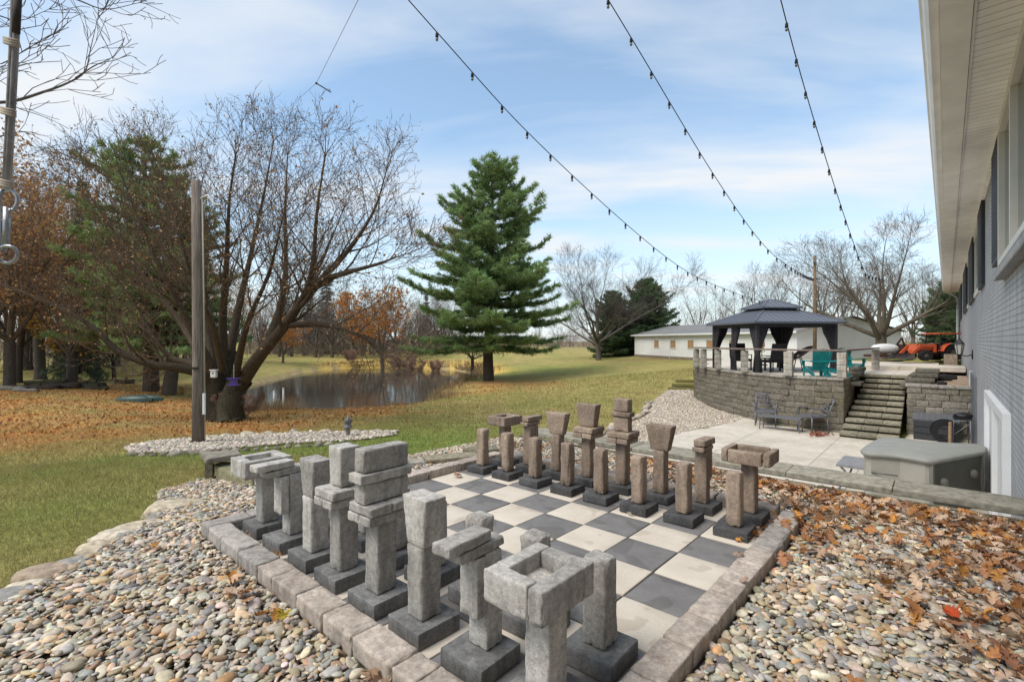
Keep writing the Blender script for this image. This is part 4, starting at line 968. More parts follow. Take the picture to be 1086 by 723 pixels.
# ------------------------------------------------------------------ gazebo terrace
TZ = .40
GU = Vector((.66, .751, 0)); GV = Vector((-.751, .66, 0)); GO = Vector((-.75, 17.92, 0)); GW, GL = 3.15, 2.95
def G3(s, r, z): q = GO + GU*s + GV*r; return (q.x, q.y, z)
def gazebo():
    t = thing('gazebo', 'dark metal gazebo with two-tier seamed roof and tied curtains on the terrace', 'gazebo')
    md = m_plain('gazebo_frame', (.05, .047, .05), .5, .35, .15, 10)
    mr, nt, b = newmat('seamed_roof'); put(nt, b, (.15, .16, .185), .4, .5); b.inputs['Metallic'].default_value = .35
    mcur = m_plain('charcoal_curtain', (.055, .05, .055), .9, .15, .3, 12)
    ang = math.atan2(GU.y, GU.x)
    for s, r in ((0, 0), (GW, 0), (0, GL), (GW, GL), (0, GL*.52)):
        mb = MB(); c = G3(s, r, (TZ + 2.25)/2); bx(mb, c, (.11, .11, 2.25 - TZ), ang); bx(mb, (c[0], c[1], TZ + .02), (.2, .2, .04), ang); mb.build('post', md, t)
    mb = MB()
    for a, b_ in (((0, 0), (GW, 0)), ((GW, 0), (GW, GL)), ((GW, GL), (0, GL)), ((0, GL), (0, 0))):
        p, q = Vector(G3(*a, 2.2)), Vector(G3(*b_, 2.2)); m_ = (p+q)/2; bx(mb, m_, ((q-p).length + .1, .08, .16), math.atan2(q.y-p.y, q.x-p.x))
    # curved corner braces
    for s, r, ds, dr in ((0, 0, 1, 0), (0, 0, 0, 1), (GW, 0, -1, 0), (GW, 0, 0, 1), (0, GL, 1, 0), (0, GL, 0, -1)):
        tube(mb, [G3(s, r, 1.75), G3(s + ds*.12, r + dr*.12, 2.02), G3(s + ds*.42, r + dr*.42, 2.16)], .03, 6)
    mb.build('beam', md, t)
    def tier(nm, o, z0, z1, top, drop):
        """hipped metal tier with standing seams; o: overhang (negative = inset), top: inset of its upper edge"""
        lo = [(-o, -o), (GW + o, -o), (GW + o, GL + o), (-o, GL + o)]; hi = [(top, top), (GW - top, top), (GW - top, GL - top), (top, GL - top)]
        mb = MB(); V = [G3(*a, z0) for a in lo] + [G3(*a, z1) for a in hi] + [G3(*a, z0 - drop) for a in lo]
        mb.add(V, [(0, 1, 5, 4), (1, 2, 6, 5), (2, 3, 7, 6), (3, 0, 4, 7), (4, 5, 6, 7), (8, 9, 1, 0), (9, 10, 2, 1), (10, 11, 3, 2), (11, 8, 0, 3), (11, 10, 9, 8)])
        for i in range(4):
            a, b_, c, d = [Vector(v) for v in (V[i], V[(i+1) % 4], V[4 + (i+1) % 4], V[4+i])]; n = int((b_-a).length/.24)
            for q in range(n + 1):
                f = q/n; p0 = a.lerp(b_, f); e = (b_-a).normalized(); p1 = p0 + (d + c - a - b_)/2 - ((d+c-a-b_)/2).dot(e)*e
                g0 = max(0, 1 - f*(b_-a).length/max((d-a).dot(e), .01)) if (d-a).dot(e) > f*(b_-a).length else 0
                lim = 1.; s0 = f*(b_-a).length; k0 = (d-a).dot(e)
                if s0 < k0: lim = s0/k0
                if (b_-a).length - s0 < k0: lim = ((b_-a).length - s0)/k0
                if lim > .05: tube(mb, [p0 + Vector((0, 0, .012)), p0.lerp(p1, min(lim, 1)) + Vector((0, 0, .012))], .013, 4)
            tube(mb, [a + Vector((0, 0, .015)), d + Vector((0, 0, .015))], .025, 5)
        mb.build(nm, mr, t)
    tier('lower_roof', .24, 2.30, 2.84, .98, .07); tier('upper_roof', -.74, 2.90, 3.24, 1.46, .05)
    mb = MB(); c = G3(GW/2, GL/2, 2.82); bx(mb, c, (1.25, 1.0, .18), ang); mb.build('roof_vent', md, t)
    def curtain(s, r, ds, dr, L, tie=1.15, seed=0, wt=.12):
        g = random.Random(seed); n = 26; rows = [(2.15, 1), (1.9, .86), (1.6, .55), (tie + .15, .28), (tie, .2), (tie - .15, .26), (.8, .34), (TZ + .03, .40)]
        V = []; F = []
        for z, w in rows:
            for i in range(n):
                f = i/(n-1); off = L*w*f; wob = .035*math.sin(f*n*1.3 + seed)*(.6 + w)
                V.append(G3(s + ds*off + dr*wob, r + dr*off + ds*wob, z))
        for k in range(len(rows)-1): F += [(k*n+i, k*n+i+1, (k+1)*n+i+1, (k+1)*n+i) for i in range(n-1)]
        MB().add(V, F).build('curtain', mcur, t, True)
    curtain(.04, 0, 1, 0, .42, 1.1, 1); curtain(0, .06, 0, 1, .36, 1.1, 2); curtain(GW - .04, 0, -1, 0, .5, 1.1, 3); curtain(GW, .06, 0, 1, .5, 1.1, 4)
    curtain(0, GL*.52 - .05, 0, -1, .40, 1.1, 5); curtain(0, GL - .06, 0, -1, .42, 1.1, 6); curtain(GW - .06, GL, -1, 0, .55, 1.1, 7); curtain(.06, GL, 1, 0, .55, 1.1, 8); curtain(GW, GL - .06, 0, -1, .6, 1.1, 9)
gazebo()
def railing():
    t = thing('terrace_railing', 'railing of stone block posts under a flat brown wooden rail around the terrace', 'railing')
    mc = m_concrete('pale_post_block', (.40, .365, .31), .25, .2, None, .5); mw = m_plain('weathered_rail_wood', (.20, .15, .125), .75, .2, .25, 12)
    cols = [(-4.0, 20.55), (-3.42, 19.85), (-2.47, 18.85), (-1.1, 17.62), (.55, 16.66), (2.02, 16.72), (2.28, 23.3)]
    for k, (x, y) in enumerate(cols):
        mb = MB()
        for q in range(4):
            V, F = rbox((x, y + .0, TZ + .035 + .1 + .2*q), (.25, .25, .196), .014, 2, .004, .5, 70 + k*5 + q, .3 if k < 4 else 0); mb.add(V, F)
        mb.build('post', mc, t, True)
    for i in range(len(cols)-1):
        a, b = Vector((*cols[i], 1.255)), Vector((*cols[i+1], 1.255)); mb = MB(); d = (b-a)
        V, F = rbox((a+b)/2 + Vector((0, 0, .035 + (.003 if i % 2 else 0))), (d.length + .16, .27, .055), .008, 2, .003, .4, i, math.atan2(d.y, d.x)); mb.add(V, F); mb.build('rail', mw, t, True)
railing()
def adirondack(label, loc, rz):
    mt = bpy.data.materials.get('teal_resin') or m_plain('teal_resin', (.012, .26, .27), .5, .35, .1, 8)
    t = thing('adirondack_chair', label, 'garden chair', loc, rz, 'teal slatted garden chairs on the terrace')
    for q in range(7):
        f = (q - 3)/3; h = .62 + .16*math.cos(f*1.25); mb = MB(); x0, x1 = f*.22, f*.31
        V = []
        for s, z in ((0, .3), (1, .3 + h)):
            y = .27 + .36*s*h
            x = x0 + (x1 - x0)*s
            V += [(x - .043, y, z), (x + .043, y, z), (x + .043, y + .025, z), (x - .043, y + .025, z)]
        mb.add(V, BOXF); mb.build('back_slat', mt, t)
    mb = MB()
    for q in range(6): y = -.28 + q*.1; bx(mb, (0, y, .37 - .12*(q/5)), (.52, .085, .022))
    mb.build('seat', mt, t)
    for s in (-1, 1):
        mb = MB(); bx(mb, (s*.36, -.02, .60), (.14, .78, .025)); bx(mb, (s*.37, -.3, .5), (.03, .1, .18)); mb.build('arm', mt, t)
        mb = MB(); bx(mb, (s*.31, -.32, .30), (.03, .11, .60)); mb.build('leg', mt, t)
        mb = MB(); V = [(s*.29 - .015, -.36, .26), (s*.29 + .015, -.36, .26), (s*.29 + .015, .5, 0), (s*.29 - .015, .5, 0)]; mb.add(V + [(x, y, z + .13) for x, y, z in V], BOXF); mb.build('leg', mt, t)
    mb = MB(); bx(mb, (0, .42, .60), (.78, .04, .06)); bx(mb, (0, .30, .28), (.58, .03, .07)); mb.build('back_rail', mt, t); t.scale = (.86, .86, .86)
adirondack('teal slatted garden chair with its back to the patio by the railing', (1.18, 17.55, TZ + .003), -2.55)
adirondack('teal slatted garden chair turned sideways next to the right railing post', (1.62, 17.75, TZ + .003), -1.2)
adirondack('teal garden chair half hidden beyond the railing post at the stair head', (1.75, 20.9, TZ + .003), 2.6)
def dark_chair(label, loc, rz, col, name='patio_chair', rnd=False):
    t = thing(name, label, 'patio chair', loc, rz); m = m_plain('chair_' + label[:5], col, .7, .25, .25, 20)
    if rnd:
        mb = MB(); V, F = ico(3); V = V[:, :].copy(); keep = V
        a = np.linspace(0, 2*PI, 25); rings = [(.05, 0), (.3, .03), (.46, .12), (.52, .25)]
        P = [(r*math.cos(q), r*math.sin(q)*.75 + .25*h*1.5, .62 + h*.4 + r*math.sin(q)*.55) for r, h in rings for q in a[:-1]]
        mb.add(P, [(i*24+j, i*24+(j+1) % 24, (i+1)*24+(j+1) % 24, (i+1)*24+j) for i in range(3) for j in range(24)]); mb.build('seat_shell', m, t, True)
        mb = MB()
        for q in range(4): a_ = q*PI/2 + .7; tube(mb, [(.1*math.cos(a_), .1*math.sin(a_), .6), (.34*math.cos(a_), .34*math.sin(a_), 0)], .018, 6)
        mb.build('stand', M_black, t)
        return
    mb = MB(); bx(mb, (0, 0, .42), (.62, .6, .1)); mb.build('seat', m, t)
    mb = MB(); V = boxv((0, .32, .78), (.62, .07, .62)); V[4:, 1] += .12; mb.add(V, BOXF)
    mb.build('backrest', m, t)
    for s in (-1, 1):
        mb = MB(); tube(mb, [(s*.33, -.3, 0), (s*.33, -.3, .64), (s*.33, .34, .62)], .02, 6); mb.build('arm', M_black, t)
        for y in (-.26, .28): mb = MB(); tube(mb, [(s*.29, y, 0), (s*.29, y, .4)], .02, 6); mb.build('leg', M_black, t)
g3 = G3(.95, .55, TZ); dark_chair('black cushioned chair behind the front curtain under the gazebo', g3, -2.2, (.02, .02, .022))
g3 = G3(.6, 2.0, TZ); dark_chair('black chair in the far left corner under the gazebo', g3, .6, (.022, .02, .02))
g3 = G3(2.05, .55, TZ); dark_chair('round brown bucket chair under the gazebo behind the teal chair', g3, -1.0, (.10, .065, .05), 'bucket_chair', True)
def gazebo_table():
    g = G3(1.5, 1.1, TZ); t = thing('gazebo_table', 'small dark table in the middle of the gazebo', 'table', g, .6)
    mb = MB(); bx(mb, (0, 0, .5), (.7, .7, .05)); mb.build('tabletop', M_black, t)
    for x in (-.28, .28):
        for y in (-.28, .28): mb = MB(); bx(mb, (x, y, .24), (.06, .06, .48)); mb.build('leg', M_black, t)
    p = at(808, 371, 23.5); t = thing('folded_umbrella', 'pale pink folded patio umbrella standing behind the gazebo', 'umbrella', (p.x, p.y, TZ))
    mb = MB(); lathe(mb, [(.14, .9), (.13, 1.1), (.09, 1.35), (.12, 1.38), (.07, 1.7), (.02, 2.1)], k=10); mb.build('canopy', m_plain('pink_canvas', (.48, .30, .27), .9, .1, .2, 9), t, True)
    mb = MB(); tube(mb, [(0, 0, 0), (0, 0, 2.2)], .022, 8); lathe(mb, [(.25, 0), (.25, .06), (.05, .09)], k=14); mb.build('pole', M_steel, t)
gazebo_table()

# ------------------------------------------------------------------ far buildings
def oriented(A, B, depth_, z0, z1):
    pass
def barn():
    A = at(673, 377.5, 53); B = at(845, 379, 31.5); A.z = B.z = 0; d = (B - A); L = d.length; d.normalize(); ang = math.atan2(d.y, d.x)
    t = thing('barn', 'long white metal barn with boarded window openings and grey roof', 'barn', (A.x, A.y, -.12), ang)
    m, nt, b = newmat('white_barn_siding'); v = coords(nt); sp = N(nt, 'SeparateXYZ'); nt.links.new(v, sp.inputs[0])
    fr = math_(nt, 'FRACT', math_(nt, 'DIVIDE', sp.outputs[0], .3)); gr = ramp(nt, fr, [(.0, .82), (.06, 1), (.9, 1), (1, .86)])
    put(nt, b, mix(nt, mix(nt, (.76, .745, .71), gr, 1., 'MULTIPLY'), ramp(nt, tex(nt, v, .7, 5), [(.3, .9), (.7, 1.04)]), 1., 'MULTIPLY'), .6, .3)
    mb = MB(); W, H = 8.5, 2.36; Hr = 3.3
    mb.add([(0, 0, 0), (L, 0, 0), (L, W, 0), (0, W, 0), (0, 0, H), (L, 0, H), (L, W, H), (0, W, H), (0, W/2, Hr), (L, W/2, Hr)], [(0, 1, 5, 4), (1, 2, 6, 9, 5), (2, 3, 7, 6), (3, 0, 4, 8, 7)]); mb.build('wall', m, t)
    mb = MB(); o = .3
    mb.add([(-o, -o, H - .02), (L+o, -o, H - .02), (L+o, W/2, Hr + .06), (-o, W/2, Hr + .06), (L+o, W+o, H - .02), (-o, W+o, H - .02)], [(0, 1, 2, 3), (3, 2, 4, 5)])
    mb.build('roof', m_plain('grey_barn_roof', (.19, .185, .18), .8, .25, .18, 1.5), t)
    mb = MB(); bx(mb, (L/2, -.32, H - .07), (L + .6, .03, .14)); mb.build('fascia', M_white, t)
    mb = MB(); bx(mb, (L/2, -.02, .12), (L, .06, .3)); mb.build('base_board', m_plain('tan_skirting', (.22, .18, .13), .9, .1, .2, 3), t)
    mply = m_plain('plywood', (.36, .22, .115), .8, .2, .2, 4)
    # openings seen at these photo columns, carried on to the hidden part
    g = []
    for c, w in ((696.5, 8), (714, 9), (732.8, 10), (753, 11), (778, 12.5), (806, 14)):
        r = (c - 543)/FPX; dx, dy = CY*r - SY, SY*r + CY
        # ray from the camera meets the facade
        den = d.x*dy - d.y*dx; s = ((CAM.x - A.x)*dy - (CAM.y - A.y)*dx)/den; g.append(s)
    for s in g:
        if 0 < s < L - 1:
            mb = MB(); bx(mb, (s, -.012, 1.42), (.9, .03, .72)); w = mb.build('window_board', mply, t)
            mb = MB()
            for q in ((-.47, 0, .05, .82), (.47, 0, .05, .82), (0, .385, .99, .05), (0, -.385, .99, .05)): bx(mb, (s + q[0], -.02, 1.42 + q[1]), (q[2], .05, q[3]))
            mb.build('frame', M_white, w)
    mb = MB()
    for s in (L*.32, L*.62): bx(mb, (s, -.03, H/2), (.06, .05, H - .1))
    mb.build('trim', M_white, t)
    # white garage beyond, with a row of dark square windows in its door
    A = at(828, 372, 38); B = at(900, 372, 42); d = B - A; L = math.hypot(d.x, d.y); ang = math.atan2(d.y, d.x)
    t = thing('garage', 'white garage with a row of small dark square door windows behind the gazebo', 'garage', (A.x, A.y, .1), ang)
    mb = MB(); mb.add([(0, 0, 0), (L, 0, 0), (L, 6, 0), (0, 6, 0), (0, 0, 2.3), (L, 0, 2.3), (L, 6, 2.3), (0, 6, 2.3), (0, 3, 3.6), (L, 3, 3.6)], [(0, 1, 5, 4), (1, 2, 6, 9, 5), (2, 3, 7, 6), (3, 0, 4, 8, 7)]); mb.build('wall', m, t)
    mb = MB(); mb.add([(-.3, -.3, 2.22), (L+.3, -.3, 2.22), (L+.3, 3, 3.68), (-.3, 3, 3.68), (L+.3, 6.3, 2.22), (-.3, 6.3, 2.22)], [(0, 1, 2, 3), (3, 2, 4, 5)]); mb.build('roof', m_plain('pale_roof', (.42, .41, .40), .8, .2, .15, 2), t)
    mb = MB(); bx(mb, (L*.62, -.03, 1.0), (4.2, .06, 2.0)); dd = mb.build('garage_door', M_white, t)
    mb = MB()
    for q in range(5): bx(mb, (L*.62 - 1.6 + q*.8, -.065, 1.22), (.42, .02, .42))
    mb.build('panes', M_glass, dd)
barn()
def farpole():
    p = at(864, 371, 27); t = thing('wooden_pole', 'tall wooden pole rising behind the dark gazebo', 'pole', (p.x, p.y, .3))
    mb = MB(); tube(mb, [(0, 0, 0), (.02, 0, 3), (.0, .02, 6.0)], [.10, .085, .07], 10); mb.build('shaft', m_plain('brown_pole_wood', (.17, .115, .07), .9, .1, .3, 8), t, True)
    mb = MB(); bx(mb, (0, -.11, 5.6), (.1, .06, .1)); bx(mb, (.08, 0, 4.7), (.2, .05, .05)); mb.build('bracket', M_steel, t)
    return p
FARPOLE = farpole()
def tractor():
    p = at(984, 382, 26.5); t = thing('tractor', 'orange compact tractor with front loader parked at the end of the walk', 'tractor', (p.x, p.y, p.z), YAW)
    t.scale = (.92, .92, .76)
    mo = m_plain('tractor_orange', (.50, .09, .03), .4, .45, .1, 5); mk = m_plain('tyre_rubber', (.022, .021, .02), .9, .2, .2, 20); mg = m_plain('tractor_grey', (.10, .09, .085), .6, .3, .2, 9)
    def wheel(x, y, r, w):
        o = MB(); V = []; kk = 22
        for rr, yy in ((r*.5, -w/2), (r*.93, -w/2), (r, -w*.3), (r, w*.3), (r*.93, w/2), (r*.5, w/2)): V += [(x + rr*math.cos(a*2*PI/kk), y + yy, r + rr*math.sin(a*2*PI/kk)) for a in range(kk)]
        o.add(V, [(i*kk+j, i*kk+(j+1) % kk, ((i+1) % 6)*kk+(j+1) % kk, ((i+1) % 6)*kk+j) for i in range(6) for j in range(kk)])
        for a in range(14): q = a*2*PI/14; bx(o, (x + r*math.cos(q), y, r + r*math.sin(q)), (.05, w*.9, .05))
        w_ = o.build('wheel', mk, t); o = MB(); V = []
        for rr, yy in ((.001, -w*.42), (r*.3, -w*.42), (r*.52, -w*.3), (r*.52, w*.3), (r*.3, w*.42), (.001, w*.42)): V += [(x + rr*math.cos(a*2*PI/kk), y + yy, r + rr*math.sin(a*2*PI/kk)) for a in range(kk)]
        o.add(V, [(i*kk+j, i*kk+(j+1) % kk, (i+1)*kk+(j+1) % kk, (i+1)*kk+j) for i in range(5) for j in range(kk)]); o.build('rim', mg, w_, True)
    for y in (-.55, .55): wheel(-.62, y, .36, .26); wheel(.95, y, .56, .36)
    mb = MB(); V = boxv((-.35, 0, .92), (1.25, .56, .48)); V[4, 0] += .12; V[7, 0] += .12; mb.add(V, BOXF); bx(mb, (-.35, 0, .62), (1.3, .4, .2)); mb.build('hood', mo, t)
    for s in (-1, 1):
        mb = MB(); P = [(.95 + .68*math.cos(a), .56 + .68*math.sin(a)) for a in np.linspace(.2, PI*.95, 10)]
        V = [(x, s*.36, z) for x, z in P] + [(x, s*.76, z) for x, z in P]; mb.add(V, [(i, i+1, 11+i, 10+i) for i in range(9)]); mb.build('fender', mo, t)
    mb = MB(); bx(mb, (.3, 0, .65), (.9, .6, .12)); bx(mb, (.78, 0, .95), (.42, .48, .12)); bx(mb, (.98, 0, 1.2), (.1, .46, .42)); tube(mb, [(.28, 0, .9), (.42, 0, 1.22)], .03, 6); mb.build('seat', M_black, t)
    for x, s in ((.22, -1), (.22, 1), (1.18, -1), (1.18, 1)): mb = MB(); tube(mb, [(x, s*.52, .75), (x + (.14 if x < 1 else .02), s*.5, 1.85)], .035, 6); mb.build('cab_post', M_black, t)
    mb = MB(); V, F = rbox((.75, 0, 1.90), (1.35, 1.25, .10), .04, 2, 0, 0, 1); mb.add(V, F); mb.build('roof', mo, t, True)
    for s in (-1, 1):
        mb = MB(); y = s*.42; pts = [(.1, y, 1.05), (-.75, y, 1.08), (-1.15, y, .62), (-1.38, y, .32)]
        for i in range(3):
            a, b = Vector(pts[i]), Vector(pts[i+1]); q = (b-a).normalized(); up = Vector((-q.z, 0, q.x))*.085; V = []
            for e in (a, b): V += [tuple(e + up + Vector((0, -.04, 0))), tuple(e + up + Vector((0, .04, 0))), tuple(e - up + Vector((0, .04, 0))), tuple(e - up + Vector((0, -.04, 0)))]
            mb.add(V, BOXF)
        bx(mb, (.05, y, .85), (.12, .1, .5)); mb.build('loader_arm', mo, t)
    mb = MB(); P = [(-1.35, .12), (-1.75, .10), (-1.95, .16), (-1.5, .5), (-1.38, .5)]
    V = [(x, y, z) for y in (-.75, .75) for x, z in P]; mb.add(V, [(0, 1, 2, 3, 4), (9, 8, 7, 6, 5), (0, 5, 6, 1), (3, 8, 9, 4), (4, 9, 5, 0), (1, 6, 7, 2)]); mb.build('bucket', mg, t)
    p = at(940, 381, 28.5); t = thing('propane_tank', 'white rounded tank lying on a rusty trailer left of the tractor', 'tank', (p.x, p.y, p.z), YAW + .1)
    V, F = ico(3); V = V*np.array([.8, .30, .30]); V[:, 0] = np.sign(V[:, 0])*np.minimum(np.abs(V[:, 0])*1.25, .75); mb = MB(); mb.add(V + np.array([-.1, 0, .62]), [tuple(map(int, f)) for f in F]); mb.build('tank_body', M_white, t, True)
    mr = m_plain('rusty_brown', (.07, .035, .025), .9, .2, .3, 14); mb = MB(); bx(mb, (0, 0, .22), (2.2, .8, .14)); bx(mb, (.95, 0, .6), (.3, .5, .55)); tube(mb, [(.7, 0, .9), (1.1, .1, 1.25)], .06, 6); tube(mb, [(1.3, 0, .5), (.9, -.1, 1.2)], .05, 6); mb.build('trailer', mr, t)
tractor()
def planter_bits():
    # mulch strip and dark stones between terrace and house
    mb = MB(); V = []; poly = [(3.56, 17.95), (5.02, 17.95), (5.02, 33), (4.16, 33), (4.16, 24), (3.56, 23.2)]
    prism(mb, poly, .0, .25); mb.build('mulch_bed', m_plain('leaf_mulch', (.36, .26, .18), .95, .1, .5, 22, bmp=.8), kind='structure')
    g = random.Random(3)
    for k, (x, y, r, lab) in enumerate(((4.35, 20.5, .24, 'largest black rock on the mulch strip by the house'), (4.5, 21.4, .2, 'black rock behind the largest one on the mulch strip'), (4.1, 19.2, .13, 'small dark rock near the slab stack on the mulch strip'), (4.35, 18.3, .12, 'small round dark rock just above the garden wall cap'))):
        V, F = ico(3); o = Vector((k*3.3, 1, 2)); d = np.array([noise.noise(Vector(v)*1.3 + o)*.35 for v in V]); mb = MB(); mb.add(V*(1+d)[:, None]*np.array([r, r*.8, r*.6]), [tuple(map(int, f)) for f in F], (.03, .028, .03))
        tag(mb.build('rock', M_block, None, True, loc=(x, y, .25 + r*.35)), lab, 'rock', 'dark rocks on the mulch strip')
    mb = MB(); bx(mb, (4.6, 31.5, .62), (.5, .5, .6)); tag(mb.build('planter_block', m_concrete('tan_block', (.34, .27, .2)), None), 'tan square block at the far end of the walk by the house', 'block')
planter_bits()
# ------------------------------------------------------------------ trees
def rot_about(d, ang, az):
    d = d.normalized(); o = d.orthogonal().normalized(); o = Quaternion(d, az) @ o
    return (Quaternion(o, ang) @ d).normalized()
class Tree:
    def __init__(s, seed, levels, bark=(.10, .085, .07), twig=(.13, .105, .09)):
        s.g = random.Random(seed); s.L = levels; s.lines = []; s.tips = []; s.bark = np.array(bark); s.twig = np.array(twig)
    def limb(s, pts, r0, r1, lev, kids=True, t0=.25):
        s.lines.append((pts, r1 + (r0 - r1)*(1 - np.linspace(0, 1, len(pts)))**1.35, lev))
        if kids and 1 <= lev <= len(s.L):
            s.spawn(pts, r0, r1, lev, t0)
            if lev == 1:      # the leader goes on past the drawn limb
                d = (pts[-1] - pts[-2]).normalized()
                for q in range(3): s.grow(pts[-1], rot_about(d, .12 + .22*q, q*2.2), s.L[0]['len']*s.g.uniform(.3, .5), max(r1*.85, .006), 2)
    def spawn(s, pts, r0, r1, lev, t0=.2):
        P = s.L[lev-1]; g = s.g; n = len(pts); tot = sum((pts[i+1]-pts[i]).length for i in range(n-1))
        k = max(1, int(P['n']*tot + g.random())); az = g.uniform(0, 6.28)
        for c in range(k):
            t = t0 + (1 - t0)*(c + g.random()*.8)/k; f = min(t, .999)*(n-1); i = int(f); p = pts[i].lerp(pts[i+1], f - i); d = (pts[i+1]-pts[i]).normalized()
            az += 2.4 + g.uniform(-.6, .6); dd = rot_about(d, P['ang']*g.uniform(.7, 1.25), az)
            L = P['len']*g.uniform(.6, 1.25)*(1.15 - .5*t)
            r = max(P.get('r', .5)*(r1 + (r0-r1)*(1-t)**1.35), .0055)
            s.grow(p, dd, L, r, lev + 1)
    def grow(s, p, d, L, r, lev):
        g = s.g; P = s.L[max(0, lev - 2)]; n = max(3, min(9, int(L/.35) + 2)) if lev <= len(s.L) else 3
        pts = [p.copy()]; d = d.copy(); w = P.get('wob', .16)
        for i in range(n):
            d = (d + Vector((g.gauss(0, w), g.gauss(0, w), g.gauss(0, w) + P.get('up', .08)))).normalized(); p = p + d*(L/n); pts.append(p.copy())
        s.limb(pts, r, max(r*.3, .0035), lev, True, P.get('t0', .2))
        if lev >= len(s.L): s.tips.append((pts[-1], lev)); s.tips.append((pts[n//2], lev))
    def mesh(s, name, lv, thick=1.):
        ls = [(p, np.maximum(r*thick, .004), l) for p, r, l in s.lines if lv[0] <= l <= lv[1]]
        return np_mesh(name, *tube_batch(ls, lambda l: (9, 7, 5, 4, 3, 3)[min(l, 5)], lambda l: s.bark*(1 - min(1, l/3)) + s.twig*min(1, l/3)))
def leafcards(name, P, size, pal, w, seed, droop=.3):
    """small creased leaves, one per point"""
    g = np.random.default_rng(seed); n = len(P); s = (np.zeros((n, 1)) + size)*g.uniform(.6, 1.3, n)[:, None]
    u = g.normal(0, 1, (n, 3)); u[:, 2] -= droop; u /= np.linalg.norm(u, axis=1, keepdims=True); r = g.normal(0, 1, (n, 3)); v = np.cross(u, r); v /= np.linalg.norm(v, axis=1, keepdims=True); nn = np.cross(u, v)
    V = np.stack([P, P + u*s*.5 + v*s*.32 + nn*s*.12, P + u*s, P + u*s*.5 - v*s*.32 + nn*s*.12], 1)
    F = (np.arange(n)*4)[:, None, None] + np.array([[0, 1, 2], [0, 2, 3]])[None]
    c = np.array(pal)[g.choice(len(pal), n, p=w)]*g.uniform(.7, 1.3, (n, 1)); return np_mesh(name, V.reshape(-1, 3), F.reshape(-1, 3), np.repeat(np.clip(c, 0, 1), 4, 0), False)
def tree_thing(t, name, label, loc, group=None, rz=0, thick=1., leaves=None, cat='tree', split=1):
    o = thing(name, label, cat, loc, rz, group)
    obj('trunk', t.mesh('trunk', (0, split), thick), M_bark, o); obj('crown', t.mesh('crown', (split + 1, 9), thick), M_bark, o)
    if leaves:
        n, size, pal, w = leaves; g = random.Random(5); pts = [t.tips[g.randrange(len(t.tips))][0] for _ in range(n)]
        P = np.array([tuple(p) for p in pts]) + np.random.default_rng(6).normal(0, .09, (n, 3))
        obj('leaves', leafcards('leaves', P, size, pal, w, 7), M_leaf, o)
    return o
V3 = Vector
